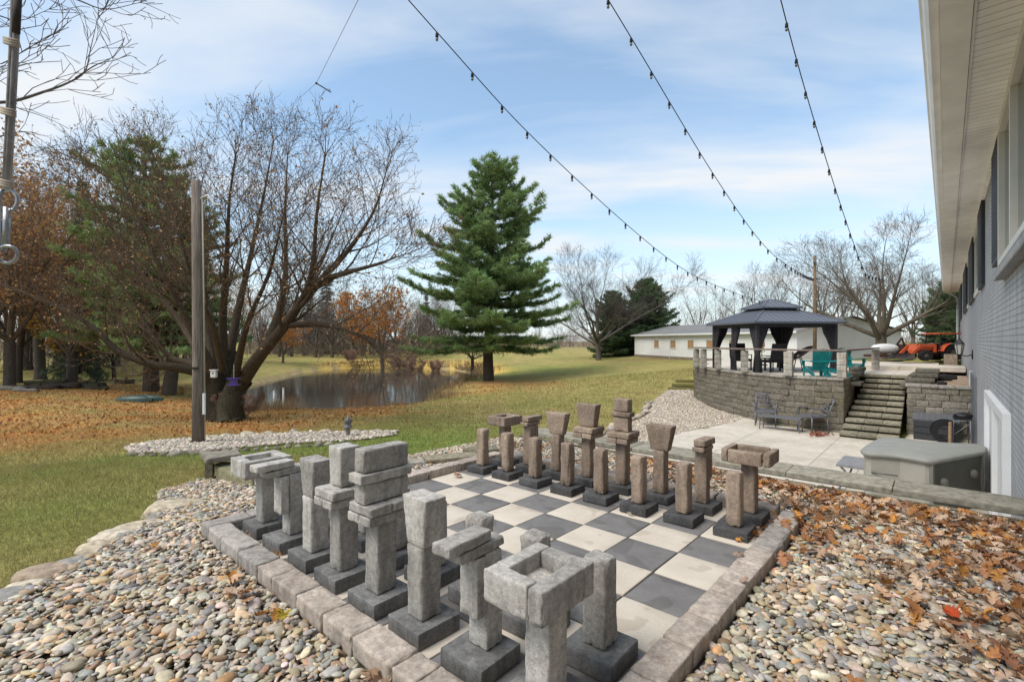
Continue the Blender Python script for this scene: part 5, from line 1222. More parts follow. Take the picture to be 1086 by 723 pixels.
# --- big maple, its limbs read off the photograph at about 18 m and pushed off that plane
def maple():
    base = place(240, 446); Z0 = depth(base.x, base.y)
    def W(px, py, dz=0): return at(px, py, Z0 + dz) - base
    LV = [dict(n=2.1, len=2.2, ang=.75, up=.09, wob=.10, r=.40), dict(n=3.0, len=1.3, ang=.62, up=.08, wob=.12, r=.48), dict(n=3.2, len=.85, ang=.6, up=.06, wob=.15, r=.5), dict(n=3.4, len=.45, ang=.65, up=.04, wob=.18, r=.6)]
    t = Tree(3, LV, (.048, .040, .026), (.12, .084, .060))
    k = Z0/518
    def L(pts, r0, r1, lev=1, t0=.3): t.limb([V3(p) for p in smoothline([W(*p) for p in pts], 4)], r0*k*.66, r1*k*.36, lev, True, t0)
    # three fused stems
    for pts, r0, r1 in (([(232, 448, 0), (231, 430, .1), (230, 412, .1), (226, 396, .2)], 9.5, 8), ([(247, 449, -.2), (246, 430, -.2), (250, 412, 0), (258, 402, .0)], 10, 8.5), ([(240, 448, .5), (238, 425, .5), (240, 400, .5), (242, 372, .6)], 9, 7), ([(252, 450, -.5), (246, 444, -.3), (243, 428, 0)], 5, 7), ([(226, 450, -.4), (231, 444, -.2), (235, 426, .1)], 5, 7), ([(238, 451, -.8), (239, 444, -.5), (240, 424, -.1)], 5, 7)):
        t.limb([V3(p) for p in smoothline([W(*p) for p in pts], 4)], r0*k, r1*k, 0, False)
    L([(229, 408, .1), (215, 396, -.2), (190, 390, -.6), (160, 386, -.9), (125, 372, -1.1), (102, 350, -1.2), (72, 330, -1.0), (30, 312, -.6), (8, 304, -.4)], 8, 2.2)
    L([(228, 402, .2), (205, 386, .9), (180, 378, 1.4), (160, 352, 1.8), (140, 318, 2.2), (110, 280, 2.4)], 6.5, 1.8)
    L([(227, 398, 0), (205, 352, -.8), (178, 300, -1.4), (150, 240, -1.8), (128, 185, -2)], 7, 1.4)
    L([(229, 396, .3), (217, 340, .8), (196, 270, 1.3), (176, 205, 1.8), (160, 160, 2.2)], 7, 1.4)
    L([(238, 400, .5), (236, 340, 0), (240, 280, -.6), (243, 215, -1), (250, 165, -1.2)], 7, 1.4)
    L([(241, 385, .6), (252, 330, 1.3), (266, 270, 2), (280, 205, 2.4), (290, 150, 2.6)], 7, 1.4)
    L([(256, 405, 0), (275, 378, -.3), (300, 348, -.6), (322, 315, -.9), (332, 280, -1.2), (336, 225, -1.5), (345, 165, -1.6)], 10, 1.6)
    L([(280, 372, -.3), (296, 330, .4), (303, 285, .9), (302, 230, 1.3), (305, 165, 1.6)], 7, 1.4)
    L([(318, 322, -.8), (345, 292, -.3), (375, 258, .2), (398, 220, .6), (410, 180, 1)], 6, 1.3)
    L([(305, 345, -.6), (340, 344, -1.2), (372, 352, -1.6), (392, 362, -1.8), (404, 371, -1.9)], 4.5, 1.3)
    L([(332, 300, -1), (365, 290, -1.6), (400, 280, -2), (428, 270, -2.2)], 5, 1.2)
    L([(262, 400, .3), (285, 362, 1.5), (310, 330, 2.6), (340, 280, 3.2), (365, 220, 3.6)], 7, 1.3)
    L([(222, 392, .4), (190, 340, 1.8), (150, 290, 3), (110, 230, 3.6), (85, 190, 4)], 6, 1.3)
    L([(234, 396, .6), (222, 330, 2.4), (205, 260, 3.6), (215, 190, 4)], 6, 1.3)
    L([(236, 392, -.2), (225, 345, -1.8), (205, 300, -2.8), (190, 250, -3.2)], 5, 1.3); L([(250, 398, -.3), (262, 345, -2), (285, 290, -3), (300, 230, -3.4)], 5, 1.3)
    o = tree_thing(t, 'maple_tree', 'big spreading maple, nearly leafless, with low mossy limbs behind the wooden pole', base, thick=1.25, leaves=(5200, .095, [(.36, .18, .06), (.42, .26, .11), (.22, .075, .05), (.40, .29, .16)], [.35, .25, .2, .2]), split=1)
    # moss on the low limbs is in the bark colour; feeder and box hang on it
    k0 = at(227, 396.5, Z0 - .75); b = thing('birdhouse', 'small white box fixed to the trunk of the big maple', 'birdhouse', k0, YAW)
    mb = MB(); V, F = rbox((0, 0, 0), (.20, .14, .26), .03, 2, 0, 0, 1); mb.add(V, F); mb.build('box', M_white, b, True)
    mb = MB(); V, F = rbox((0, 0, .14), (.25, .2, .03), .01, 1, 0, 0, 1); mb.add(V, F); mb.build('roof', M_white, b, True); mb = MB(); lathe(mb, [(.028, 0), (.028, .01)], k=12); h = mb.build('entrance_hole', M_black, b); h.rotation_euler = (R(90), 0, 0); h.location = (0, -.07, .03)
    f0 = at(248, 405, Z0 - 1.0); b = thing('bird_feeder', 'purple bird feeder hanging on a cord from the big maple', 'bird feeder', f0, YAW + .3)
    mp = m_plain('purple_plastic', (.10, .06, .30), .4, .4, .1, 9); mb = MB(); bx(mb, (0, 0, -.10), (.36, .26, .03)); bx(mb, (0, 0, .0), (.2, .14, .2)); mb.build('body', mp, b)
    mb = MB(); bx(mb, (.0, -.08, .13), (.42, .2, .02)); bx(mb, (0, .06, .13), (.42, .16, .02)); mb.build('roof', mp, b); mb = MB(); tube(mb, [(0, 0, .12), (0, 0, .62)], .008, 5); mb.build('cord', M_white, b)
maple()

# --- needle trees
def conifer(seed, H, env, nwh, per, up, tuft, col, trunk_r, t0=.14, droop=0., sag=.0, dens=1., z0=.1, twigang=.9):
    g = random.Random(seed); q = np.random.default_rng(seed); mbT = []; cen = []; dirs = []; sh = []
    bend = [V3((.25*math.sin(z*3 + seed), .25*math.cos(z*2.3 + seed), z*H)) for z in np.linspace(0, 1, 9)]
    bend[0].x = bend[0].y = 0
    lines = [([p for p in bend], np.linspace(trunk_r, .03, 9), 0)]
    def axis(t): f = min(t, .999)*8; i = int(f); return bend[i].lerp(bend[i+1], f-i)
    for w in range(nwh):
        t = t0 + (1 - t0)*((w + g.uniform(-.3, .3))/nwh); t = min(max(t, t0*.9), .985); R_ = np.interp(t, *zip(*env))
        az0 = g.uniform(0, 6.28); n = per + g.choice((-1, 0, 0, 1))
        for b in range(n):
            az = az0 + b*2*PI/n + g.uniform(-.35, .35); L = R_*g.choice((.5, .72, .92, 1.0, 1.15))*g.uniform(.85, 1.1)
            p = axis(t); d = V3((math.cos(az), math.sin(az), up*(t - .1) - droop)).normalized(); pts = [p.copy()]; m = 7
            for i in range(m):
                d = (d + V3((g.gauss(0, .07), g.gauss(0, .07), .05*(i - 2)*(1 if up > 0 else .6) - sag*.1))).normalized(); p = p + d*(L/m); pts.append(p.copy())
            lines.append((pts, np.linspace(max(.02, trunk_r*.26*(1.1 - t)), .01, m+1), 1))
            # side twigs, flat sprays
            k = max(4, int(L*4.2*dens))
            for s in range(k):
                f = .22 + .78*(s + g.random())/k; ff = min(f, .999)*m; i = int(ff); pp = pts[i].lerp(pts[i+1], ff-i); dd = (pts[i+1]-pts[i]).normalized()
                side = g.choice((-1, 1)); hd = V3((-dd.y, dd.x, 0)).normalized(); td = (dd*math.cos(twigang) + hd*side*math.sin(twigang) + V3((0, 0, g.uniform(-.08, .3)))).normalized(); tl = (.28 + .34*L*(1.05 - f))*g.uniform(.6, 1.2)
                nt_ = max(2, int(tl/.20))
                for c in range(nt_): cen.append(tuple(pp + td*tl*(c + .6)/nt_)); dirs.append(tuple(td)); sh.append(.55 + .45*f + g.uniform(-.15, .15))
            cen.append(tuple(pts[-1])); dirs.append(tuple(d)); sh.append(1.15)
    for c in range(14): cen.append(tuple(axis(.93 + .005*c) + V3((g.gauss(0, .12), g.gauss(0, .12), 0)))); dirs.append((0, 0, 1)); sh.append(1.)
    cen = np.array(cen); dirs = np.array(dirs); sh = np.array(sh); m, ln, wd = tuft
    n = len(cen); D = dirs[:, None]*.75 + q.normal(0, .62, (n, m, 3)); D[..., 2] += .12; D /= np.linalg.norm(D, axis=2, keepdims=True)
    A = cen[:, None] + q.normal(0, .05, (n, m, 3)); S = np.cross(D, q.normal(0, 1, (n, m, 3))); S /= np.linalg.norm(S, axis=2, keepdims=True)
    l = ln*q.uniform(.7, 1.25, (n, m, 1)); V = np.stack([A - S*wd*.5, A + S*wd*.5, A + D*l], 2).reshape(-1, 3)
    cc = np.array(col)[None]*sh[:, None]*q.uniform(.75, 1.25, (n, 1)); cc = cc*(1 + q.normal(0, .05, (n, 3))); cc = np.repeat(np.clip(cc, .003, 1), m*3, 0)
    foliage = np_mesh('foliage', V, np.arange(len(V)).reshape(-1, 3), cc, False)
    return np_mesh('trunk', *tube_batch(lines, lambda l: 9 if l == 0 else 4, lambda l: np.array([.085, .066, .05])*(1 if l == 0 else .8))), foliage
def con_thing(name, label, meshes, loc, rz=0, scale=1, group=None):
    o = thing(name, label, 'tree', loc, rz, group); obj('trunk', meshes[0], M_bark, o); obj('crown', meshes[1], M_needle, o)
    o.scale = scale if hasattr(scale, '__len__') else (scale,)*3; return o
PINE = (.25, .35, .135)
def evergreens():
    b = place(518, 403.5); Zb = depth(b.x, b.y); k = Zb/518; H = (403.5 - 177)*k
    env = [(0, 4.2), (.12, 5.2), (.28, 6.4), (.42, 6.3), (.58, 5.2), (.73, 4.2), (.86, 3.1), (.94, 2.3), (1, 1.3)]
    big = conifer(5, H, [(t, r*H/17.2) for t, r in env], 23, 7, .95, (17, .33, .055), PINE, 6*k, .16, .05, .1, 1.2)
    con_thing('white_pine', 'tall full green pine standing alone on the lawn beside the pond', big, b)
    pine2 = conifer(8, 14.5, [(0, 3.6), (.25, 4.4), (.5, 4.6), (.7, 3.6), (.88, 2.2), (1, .4)], 18, 6, .7, (12, .34, .06), (.25, .33, .13), .46, .25, .1, .2, 1.0)
    a = place(160, 415); c = place(179, 419)
    con_thing('white_pine', 'dark pine behind the big maple, standing next to the green kayak', pine2, a, .4, (1.05, 1.05, 1.18), 'pines behind the big maple')
    con_thing('white_pine', 'dark pine with thick grey trunk just right of the kayak, behind the maple', pine2, c, 2.3, (.95, .95, .93), 'pines behind the big maple')
    spr = conifer(11, 12, [(0, 3.0), (.15, 3.1), (.5, 1.9), (.8, .8), (1, .12)], 30, 7, .12, (9, .22, .05), (.14, .18, .115), .22, .05, .18, .6, 1.0)
    s = place(84, 404); o = con_thing('spruce_tree', 'grey green pointed spruce rising among the brown trees at far left', spr, at(84, 396, 38) + V3((0, 0, 0)), 0, (.8, .8, 1.28))
    g = random.Random(2)
    for x, y, Z, sc, lab in ((345, 388, 92, 1.35, 'tallest of the dark spruces over the woods across the pond'), (328, 388, 96, 1.1, 'dark spruce left of the tallest one across the pond'), (366, 388, 98, 1.0, 'dark spruce right of the tallest one across the pond'), (303, 388, 100, 1.15, 'leftmost dark spruce across the pond, seen through maple branches'), (452, 376, 95, .9, 'dark spruce at the right end of the woods across the pond')):
        v = at(x, y, Z); v.z = gz(v.x, v.y); copy_tree(o, v, g.uniform(0, 6), lab, 'spruces across the pond', (sc*.8, sc*.8, sc))
    o['group'] = None; del o['group']
    arb = conifer(14, 8.6, [(0, 2.7), (.15, 3.1), (.4, 3.1), (.6, 2.6), (.78, 1.8), (.92, 1.0), (1, .4)], 32, 10, .9, (11, .20, .06), (.13, .19, .09), .2, .0, -.02, -.1, 1.5)
    for x, y, Z, sc, lab in ((652, 379, 57, (.95, .95, .86), 'left of the two dense dark evergreens beside the white barn'), (683, 379, 59, (1.25, 1.25, 1.02), 'taller right one of the two dense dark evergreens beside the white barn')):
        v = at(x, y, Z); v.z = gz(v.x, v.y)
        if x < 660: first = con_thing('evergreen_tree', lab, arb, v, .3, sc, 'dark evergreens beside the barn')
        else: copy_tree(first, v, 1.9, lab, None, sc)
    v = at(1006, 372, 44); v.z = .5; copy_tree(first, v, .7, 'green evergreen peeping out behind the house corner and tractor', 'x', (.8, .8, .75)); 
    for o_ in bpy.data.objects:
        if o_.get('group') == 'x': del o_['group']
evergreens()

def bare(seed, H, spread, dens=1., up=.1, bark=(.12, .105, .09), twig=(.17, .145, .125), forks=5, fork_z=.22, tr=.022, lean=.55, lv=None):
    g = random.Random(seed)
    q_ = dens**.6*12/H; LV = lv or [dict(n=1.0*q_, len=H*.24, ang=.62, up=up, wob=.09, r=.42, t0=.25), dict(n=1.7*q_, len=H*.135, ang=.55, up=up*.8, wob=.12, r=.5), dict(n=2.3*q_, len=H*.075, ang=.55, up=up*.4, wob=.15, r=.55), dict(n=2.7*q_, len=H*.038, ang=.6, up=.03, wob=.2, r=.65)]
    t = Tree(seed, LV, bark, twig); r = H*tr
    p0 = V3((0, 0, -.1)); p1 = V3((.1*g.uniform(-1, 1), .1*g.uniform(-1, 1), H*fork_z)); t.limb([p0, p0.lerp(p1, .15), p0.lerp(p1, .5), p1], r*1.15, r*.85, 0, False); t.lines[-1] = (t.lines[-1][0], np.array([r*1.35, r*1.02, r*.92, r*.9]), 0)
    for f in range(forks):
        az = f*2*PI/forks + g.uniform(-.4, .4); an = lean*g.uniform(.35, 1.25) if f else .1
        d = V3((math.sin(an)*math.cos(az), math.sin(an)*math.sin(az), math.cos(an))); st = p0.lerp(p1, g.uniform(.72, 1.)); pts = [st.copy()]; L = H*(1 - fork_z)*g.uniform(.8, 1.05)*(1 - .12*an); p = st
        for i in range(8): d = (d + V3((g.gauss(0, .07), g.gauss(0, .07), .045))).normalized(); p = p + d*(L/8)*(1 if i else 1); pts.append(V3((p.x*spread, p.y*spread, p.z)))
        pts[0] = st
        t.limb(pts, r*.52, r*.05, 1, True, .18)
    return t
def bares():
    # leafless lawn tree by the barn
    v = at(635, 381, 52.7); v.z = gz(v.x, v.y)
    t = bare(4, 12.4, 1.5, 1.9, .07, (.11, .095, .075), (.105, .085, .075), 9, .16, .020, .85); tree_thing(t, 'bare_tree', 'round-crowned leafless tree on the lawn in front of the dark evergreens', v, thick=1.15)
    # wide tree right of the gazebo
    v = at(934, 381, 30); v.z = .42
    t = bare(17, 7.9, 1.7, 2.0, .05, (.15, .13, .095), (.16, .13, .10), 8, .2, .040, .78); tree_thing(t, 'bare_tree', 'wide leafless tree with thick pale trunk between gazebo and tractor', v, thick=1.0)
    # behind the barn and gazebo
    protos = [bare(s, 11, sp, 0.9, .09, (.12, .10, .085), (.155, .125, .108), f, .2, .019, ln) for s, sp, f, ln in ((31, 1.2, 6, .7), (32, 1.35, 7, .8), (33, 1.05, 5, .55))]
    g = random.Random(12); first = {}
    def put_(k, x, Z, H, label, group, leaves=None, y=None):
        v = at(x, y or 377, Z); v.z = gz(v.x, v.y); key = (k, bool(leaves))
        if key in first: return copy_tree(first[key], v, g.uniform(0, 6.28), label, group, .82*H/11)
        o = tree_thing(protos[k], 'bare_tree', label, v, group, g.uniform(0, 6), 1.3, leaves); o.scale = (.82*H/11,)*3; first[key] = o; return o
    grp = 'leafless trees behind the barn and gazebo'
    for i, (k, x, Z, H) in enumerate(((0, 722, 78, 9), (1, 741, 72, 11), (2, 764, 80, 11), (0, 782, 66, 11.5), (1, 806, 62, 12.5), (2, 826, 64, 11), (0, 845, 58, 13.5), (1, 874, 55, 13), (2, 893, 60, 11), (0, 908, 66, 12), (1, 968, 58, 11), (2, 985, 62, 13), (0, 1002, 54, 12), (1, 1025, 60, 12))):
        put_(k, x, Z, H, 'leafless brown tree in the row behind the barn, gazebo and tractor', grp)
    # woods across the pond
    grp = 'leafless woodland trees across the pond'
    for i in range(34):
        x = 268 + i*6.4 + g.uniform(-4, 4); Z = g.uniform(74, 96); put_(g.randrange(3), x, Z, g.uniform(9.5, 13.5) + (1.5 if 300 < x < 380 else 0), 'leafless brown woodland tree across the pond', grp, y=386)
    orange = [(.58, .26, .06), (.48, .19, .05), (.42, .25, .10)]
    o = put_(0, 406, 68, 14, 'orange leaved tree across the pond, brightest of the woods', None, (4200, .30, orange, [.45, .3, .25]), 388); del_group(o)
    o = put_(0, 384, 80, 9, 'smaller rusty orange tree left of the brightest orange one across the pond', 'orange trees across the pond', (1, .3, orange, [.45, .3, .25]), 388)
    o = put_(0, 300, 62, 7.5, 'low orange leaved tree behind the right limbs of the big maple', 'orange trees across the pond', (1, .3, orange, [.45, .3, .25]), 392)
    v = at(540, 372, 92)
    for x, Z, H, k in ((468, 98, 10, 1), (478, 104, 9, 2), (488, 100, 8, 0), (548, 130, 7, 1), (570, 135, 9, 2), (592, 125, 8.5, 0), (604, 140, 8, 1), (700, 110, 11, 2), (712, 118, 10, 1)): put_(k, x, Z, H, 'small leafless tree far off along the edge of the fields', 'far leafless trees along the fields', y=370)
    # brown trees at far left
    brown = [(.48, .25, .09), (.38, .19, .09), (.50, .34, .16), (.30, .15, .09)]
    left = [bare(s, 11, sp, 1.2, .07, (.09, .072, .06), (.20, .15, .115), f, .25, .019, ln) for s, sp, f, ln in ((41, 1.25, 6, .75), (42, 1.15, 6, .65))]
    grp = 'brown leaved trees at far left'; fo = []
    for i, (x, y, Z, H, k) in enumerate(((10, 411, 31, 13, 0), (74, 408, 33, 9.5, 1), (-30, 412, 30, 15, 1), (43, 404, 40, 16, 0), (104, 402, 42, 10, 1), (-75, 414, 34, 13, 0), (28, 402, 46, 18, 1), (125, 398, 48, 10, 0), (60, 398, 52, 14, 0), (196, 398, 54, 11, 1), (225, 396, 58, 10, 0), (248, 400, 60, 9, 1), (150, 395, 60, 10, 1), (-8, 404, 44, 15, 1), (18, 408, 36, 12, 1), (95, 400, 50, 13, 0), (66, 400, 58, 17, 1), (112, 398, 56, 14, 0), (-50, 404, 40, 17, 0), (36, 398, 60, 19, 0), (88, 396, 64, 15, 1), (134, 396, 62, 12, 0), (170, 394, 64, 12, 1), (212, 394, 66, 12, 0))):
        v = at(x, y, Z); v.z = gz(v.x, v.y) - .05
        lab = ('brown leaved tree with slim dark trunk at the left frame edge', 'low brown tree with forked trunk beside the log pile')[i] if i < 2 else 'thin brown leaved tree in the woods at the far left'
        if i < 2: o = tree_thing(left[k], 'brown_tree', lab, v, None, g.uniform(0, 6), 1.25, (3400, .19, brown, [.35, .25, .25, .15])); fo.append(o); o.scale = (H/11,)*3
        else: copy_tree(fo[k], v, g.uniform(0, 6.28), lab, grp, H/11)
    yl = bare(51, 5, 1.2, 1.2, .05, (.06, .05, .04), (.13, .1, .07), 5, .3, .022, .8)
    for x, y, Z, lab in ((80, 404, 36, 'low yellow leaved tree left of the pines'), (121, 400, 40, 'low yellow orange tree just left of the dark pine')):
        v = at(x, y, Z); v.z = gz(v.x, v.y)
        if x < 100: f0 = tree_thing(yl, 'yellow_tree', lab, v, 'low yellow trees left of the pines', 0, 1.3, (1500, .2, [(.52, .29, .04), (.45, .2, .03), (.5, .34, .1)], [.5, .3, .2]))
        else: copy_tree(f0, v, 2., lab, None, 1.05)
    # shrubs
    sh = bare(61, 2.6, 1.5, 2.0, .08, (.22, .15, .12), (.36, .24, .18), 9, .05, .016, .85)
    f0 = None
    for x, y, Z, s, lab in ((425, 390, 64, 1.1, 'round reddish leafless shrub on the far bank of the pond'), (258, 438, 18.3, .42, 'small dark leafless bush right of the maple trunk'), (372, 391, 68, .8, 'pale leafless bush on the far bank under the orange tree'), (462, 389, 62, .7, 'low brown bush at the right end of the far bank'), (440, 389, 63, .7, 'low bush next to the round reddish shrub on the far bank')):
        v = at(x, y, Z); v.z = gz(v.x, v.y)
        if f0 is None: f0 = tree_thing(sh, 'shrub', lab, v, None, 0, 1.3, cat='shrub'); f0.scale = (s,)*3
        else: copy_tree(f0, v, g.uniform(0, 6), lab, None, s)
    v = at(501, 391, 56); v.z = gz(v.x, v.y); t = bare(71, 5.2, 1.5, 1.5, .02, (.06, .05, .045), (.12, .1, .07), 6, .35, .03, .9)
    tree_thing(t, 'small_tree', 'small dark-trunked tree behind the big pine by the water', v, None, 0, 1.3, (700, .2, [(.07, .09, .03), (.12, .1, .04)], [.6, .4]))
def del_group(o):
    if 'group' in o: del o['group']
bares()
def brush():
    """brown brushwood filling the woods across the pond and at far left: nobody could count it"""
    q = np.random.default_rng(3); Ps = []; S = []
    for x0, x1, Z0, Z1, n, h in ((255, 475, 74, 105, 17000, 6.), (-160, 240, 44, 80, 15000, 7.5), (455, 520, 80, 110, 2200, 4.), (515, 645, 105, 140, 5000, 4.5), (690, 1010, 75, 95, 4000, 3.0)):
        px = q.uniform(x0, x1, n); Z = q.uniform(Z0, Z1, n); X = Z*(px - 543)/FPX; x = CAM.x + X*CY - Z*SY; y = CAM.y + X*SY + Z*CY; z = ground(x, y) + q.beta(1.1, 1.6, n)*h*(.7 + .5*np.sin(px*.11)*np.sin(px*.037 + 1)); Ps.append(np.stack([x, y, z], 1)); S.append(np.full(n, 1.))
    P = np.concatenate(Ps); n = len(P); d = q.normal(0, .45, (n, 3)); d[:, 2] = np.abs(q.normal(.9, .4, n)); d *= q.uniform(.5, 1.5, (n, 1)); s = np.cross(d, q.normal(0, 1, (n, 3))); s /= np.linalg.norm(s, axis=1, keepdims=True); w = .035
    V = np.stack([P - s*w, P + s*w, P + d], 1).reshape(-1, 3); pal = np.array([(.22, .175, .15), (.27, .21, .17), (.18, .15, .125), (.30, .22, .15), (.17, .155, .12)])
    c = np.repeat(pal[q.integers(0, 5, n)]*q.uniform(.7, 1.3, (n, 1)), 3, 0)
    obj('brushwood', np_mesh('brushwood', V, np.arange(n*3).reshape(-1, 3), c, False), M_needle, kind='stuff', label='brown leafless brushwood filling the woods')
brush()
def overhang():
    """leafless tree just outside the left of the frame whose limbs reach into view"""
    Z0 = 7.2; base = at(-190, 500, Z0); base.z = gz(base.x, base.y)
    def W(px, py, dz=0): return at(px, py, Z0 + dz) - base
    LV = [dict(n=2.0, len=1.0, ang=.6, up=.05, wob=.13, r=.36), dict(n=2.6, len=.6, ang=.6, up=.03, wob=.16, r=.5), dict(n=3.2, len=.32, ang=.6, up=.02, wob=.2, r=.6)]
    t = Tree(15, LV, (.10, .09, .085), (.13, .11, .105)); k = Z0/518
    def L(pts, r0, r1, lev=1, t0=.25): t.limb([V3(p) for p in smoothline([W(*p) for p in pts], 4)], r0*k*.6, r1*k*.4, lev, True, t0)
    t.limb([V3(p) for p in smoothline([V3((0, 0, -.1)), W(-186, 300), W(-176, 120), W(-168, -60), W(-170, -240)], 4)], 13*k, 6*k, 0, False)
    L([(-178, 190), (-110, 140, -.2), (-40, 112, -.3), (10, 108, -.3), (45, 98, -.2), (72, 88, -.1), (90, 76, 0), (96, 52, .1), (104, 18, .2)], 5, .8)
    L([(80, 83, -.1), (104, 68, -.3), (122, 64, -.4), (139, 56, -.5)], 1.5, .5, 2)
    L([(-174, 60), (-90, 30, .5), (-20, 14, .7), (20, 22, .8), (52, 10, .9)], 4, .6); L([(-170, -80), (-60, -60, .2), (30, -20, .2), (82, 0, .2), (112, 10, .2), (148, 3, .3)], 4, .7)
    L([(-176, 150), (-90, 150, 1), (-20, 150, 1.5), (25, 140, 1.7), (60, 160, 1.9)], 4, .6); L([(-172, 10), (-80, 60, -.8), (-10, 70, -1), (30, 52, -1.1)], 3.5, .6)
    tree_thing(t, 'bare_tree', 'leafless tree at the left edge whose thin branches reach into the sky', base, thick=.9)
overhang()
# ------------------------------------------------------------------ grass, leaves, reeds
def grass():
    q = np.random.default_rng(8); X = []; Y = []; Hh = []; Wd = []
    for Z0, Z1, n, h, w in ((2.6, 5.5, 52000, .05, .0055), (5.5, 9, 60000, .06, .009), (9, 16, 60000, .075, .015), (16, 34, 60000, .10, .028)):
        Z = np.sqrt(q.uniform(Z0**2, Z1**2, n)); L = Z*q.uniform(-1.25, .62, n); X.append(CAM.x + L*CY - Z*SY); Y.append(CAM.y + L*SY + Z*CY); Hh.append(np.full(n, h)); Wd.append(np.full(n, w))
    x, y, h, w = [np.concatenate(a) for a in (X, Y, Hh, Wd)]
    k = ~inpoly(x, y, BED) & ~inpoly(x, y, LOW) & ~inpoly(x, y, TERR) & ~inpoly(x, y, POND) & ~inpoly(x, y, POLEBED) & (x < HA) & (polydist(x, y, LOW) > .3)
    x, y, h, w = x[k], y[k], h[k], w[k]; n = len(x); z = ground(x, y); c = lawncol(x, y)
    h = h*q.uniform(.5, 1.3, n); a = q.uniform(0, 2*PI, n); dx, dy = np.cos(a)*w*.5, np.sin(a)*w*.5; lx, ly = q.normal(0, .6, n)*h, q.normal(0, .6, n)*h
    V = np.stack([np.stack([x - dx, y - dy, z - .005], 1), np.stack([x + dx, y + dy, z - .005], 1), np.stack([x + lx, y + ly, z + h], 1)], 1).reshape(-1, 3)
    c = c*q.uniform(.75, 1.3, (n, 1)); dead = q.random(n) < .12; c[dead] = np.array([.30, .22, .11])*q.uniform(.6, 1.3, (dead.sum(), 1)); c = np.repeat(np.clip(c, .005, .9), 3, 0)
    obj('grass', np_mesh('grass', V, np.arange(n*3).reshape(-1, 3), c, False), M_needle, kind='stuff', label='short autumn lawn grass, green turning brown')
grass()
LEAFP = [(.0, 0), (.10, .10), (.22, .30), (.30, .14), (.42, .40), (.52, .20), (.66, .36), (.72, .16), (.86, .18), (1.0, 0)]
def leafmesh(name, x, y, z, size, pal, w, seed, curl=.6, tilt=.45):
    g = np.random.default_rng(seed); n = len(x); up = np.array(LEAFP); o = np.concatenate([up, (up[1:-1]*[1, -1])[::-1]]); m = len(o)
    o = np.concatenate([o, [[.5, 0]]]); s = size*g.uniform(.65, 1.3, n)
    P = np.tile((o - [.5, 0])[None], (n, 1, 1))*np.array([1, .95]); cu = g.uniform(.2, 1, (n, 1))*curl*g.choice((-1, 1, 1), (n, 1))
    Zc = cu*(np.abs(P[..., 1])*1.6 + P[..., 0]**2*1.2) + g.normal(0, .05, (n, m+1)); P3 = np.concatenate([P, Zc[..., None]], 2)*s[:, None, None]
    r = g.uniform(0, 2*PI, n); t1 = g.normal(0, tilt, n); t2 = g.normal(0, tilt, n)
    def rot(A, i, j, t): c, si = np.cos(t)[:, None], np.sin(t)[:, None]; a, b = A[..., i]*c - A[..., j]*si, A[..., i]*si + A[..., j]*c; A[..., i], A[..., j] = a, b
    rot(P3, 0, 2, t1); rot(P3, 1, 2, t2); rot(P3, 0, 1, r); P3[..., 0] += x[:, None]; P3[..., 1] += y[:, None]; lowest = P3[..., 2].min(1); P3[..., 2] += (z - lowest*.75)[:, None]
    F = np.array([(i, (i+1) % m, m) for i in range(m)]); Fa = F[None] + (np.arange(n)*(m+1))[:, None, None]
    c = np.array(pal)[g.choice(len(pal), n, p=w)]*g.uniform(.7, 1.3, (n, 1)); return np_mesh(name, P3.reshape(-1, 3), Fa.reshape(-1, 3), np.repeat(np.clip(c, .01, .95), m+1, 0), True)
LP = [(.44, .20, .075), (.34, .16, .08), (.48, .31, .19), (.58, .43, .30), (.27, .13, .075), (.52, .24, .06), (.48, .34, .25)]
LW = [.20, .10, .22, .22, .06, .10, .10]
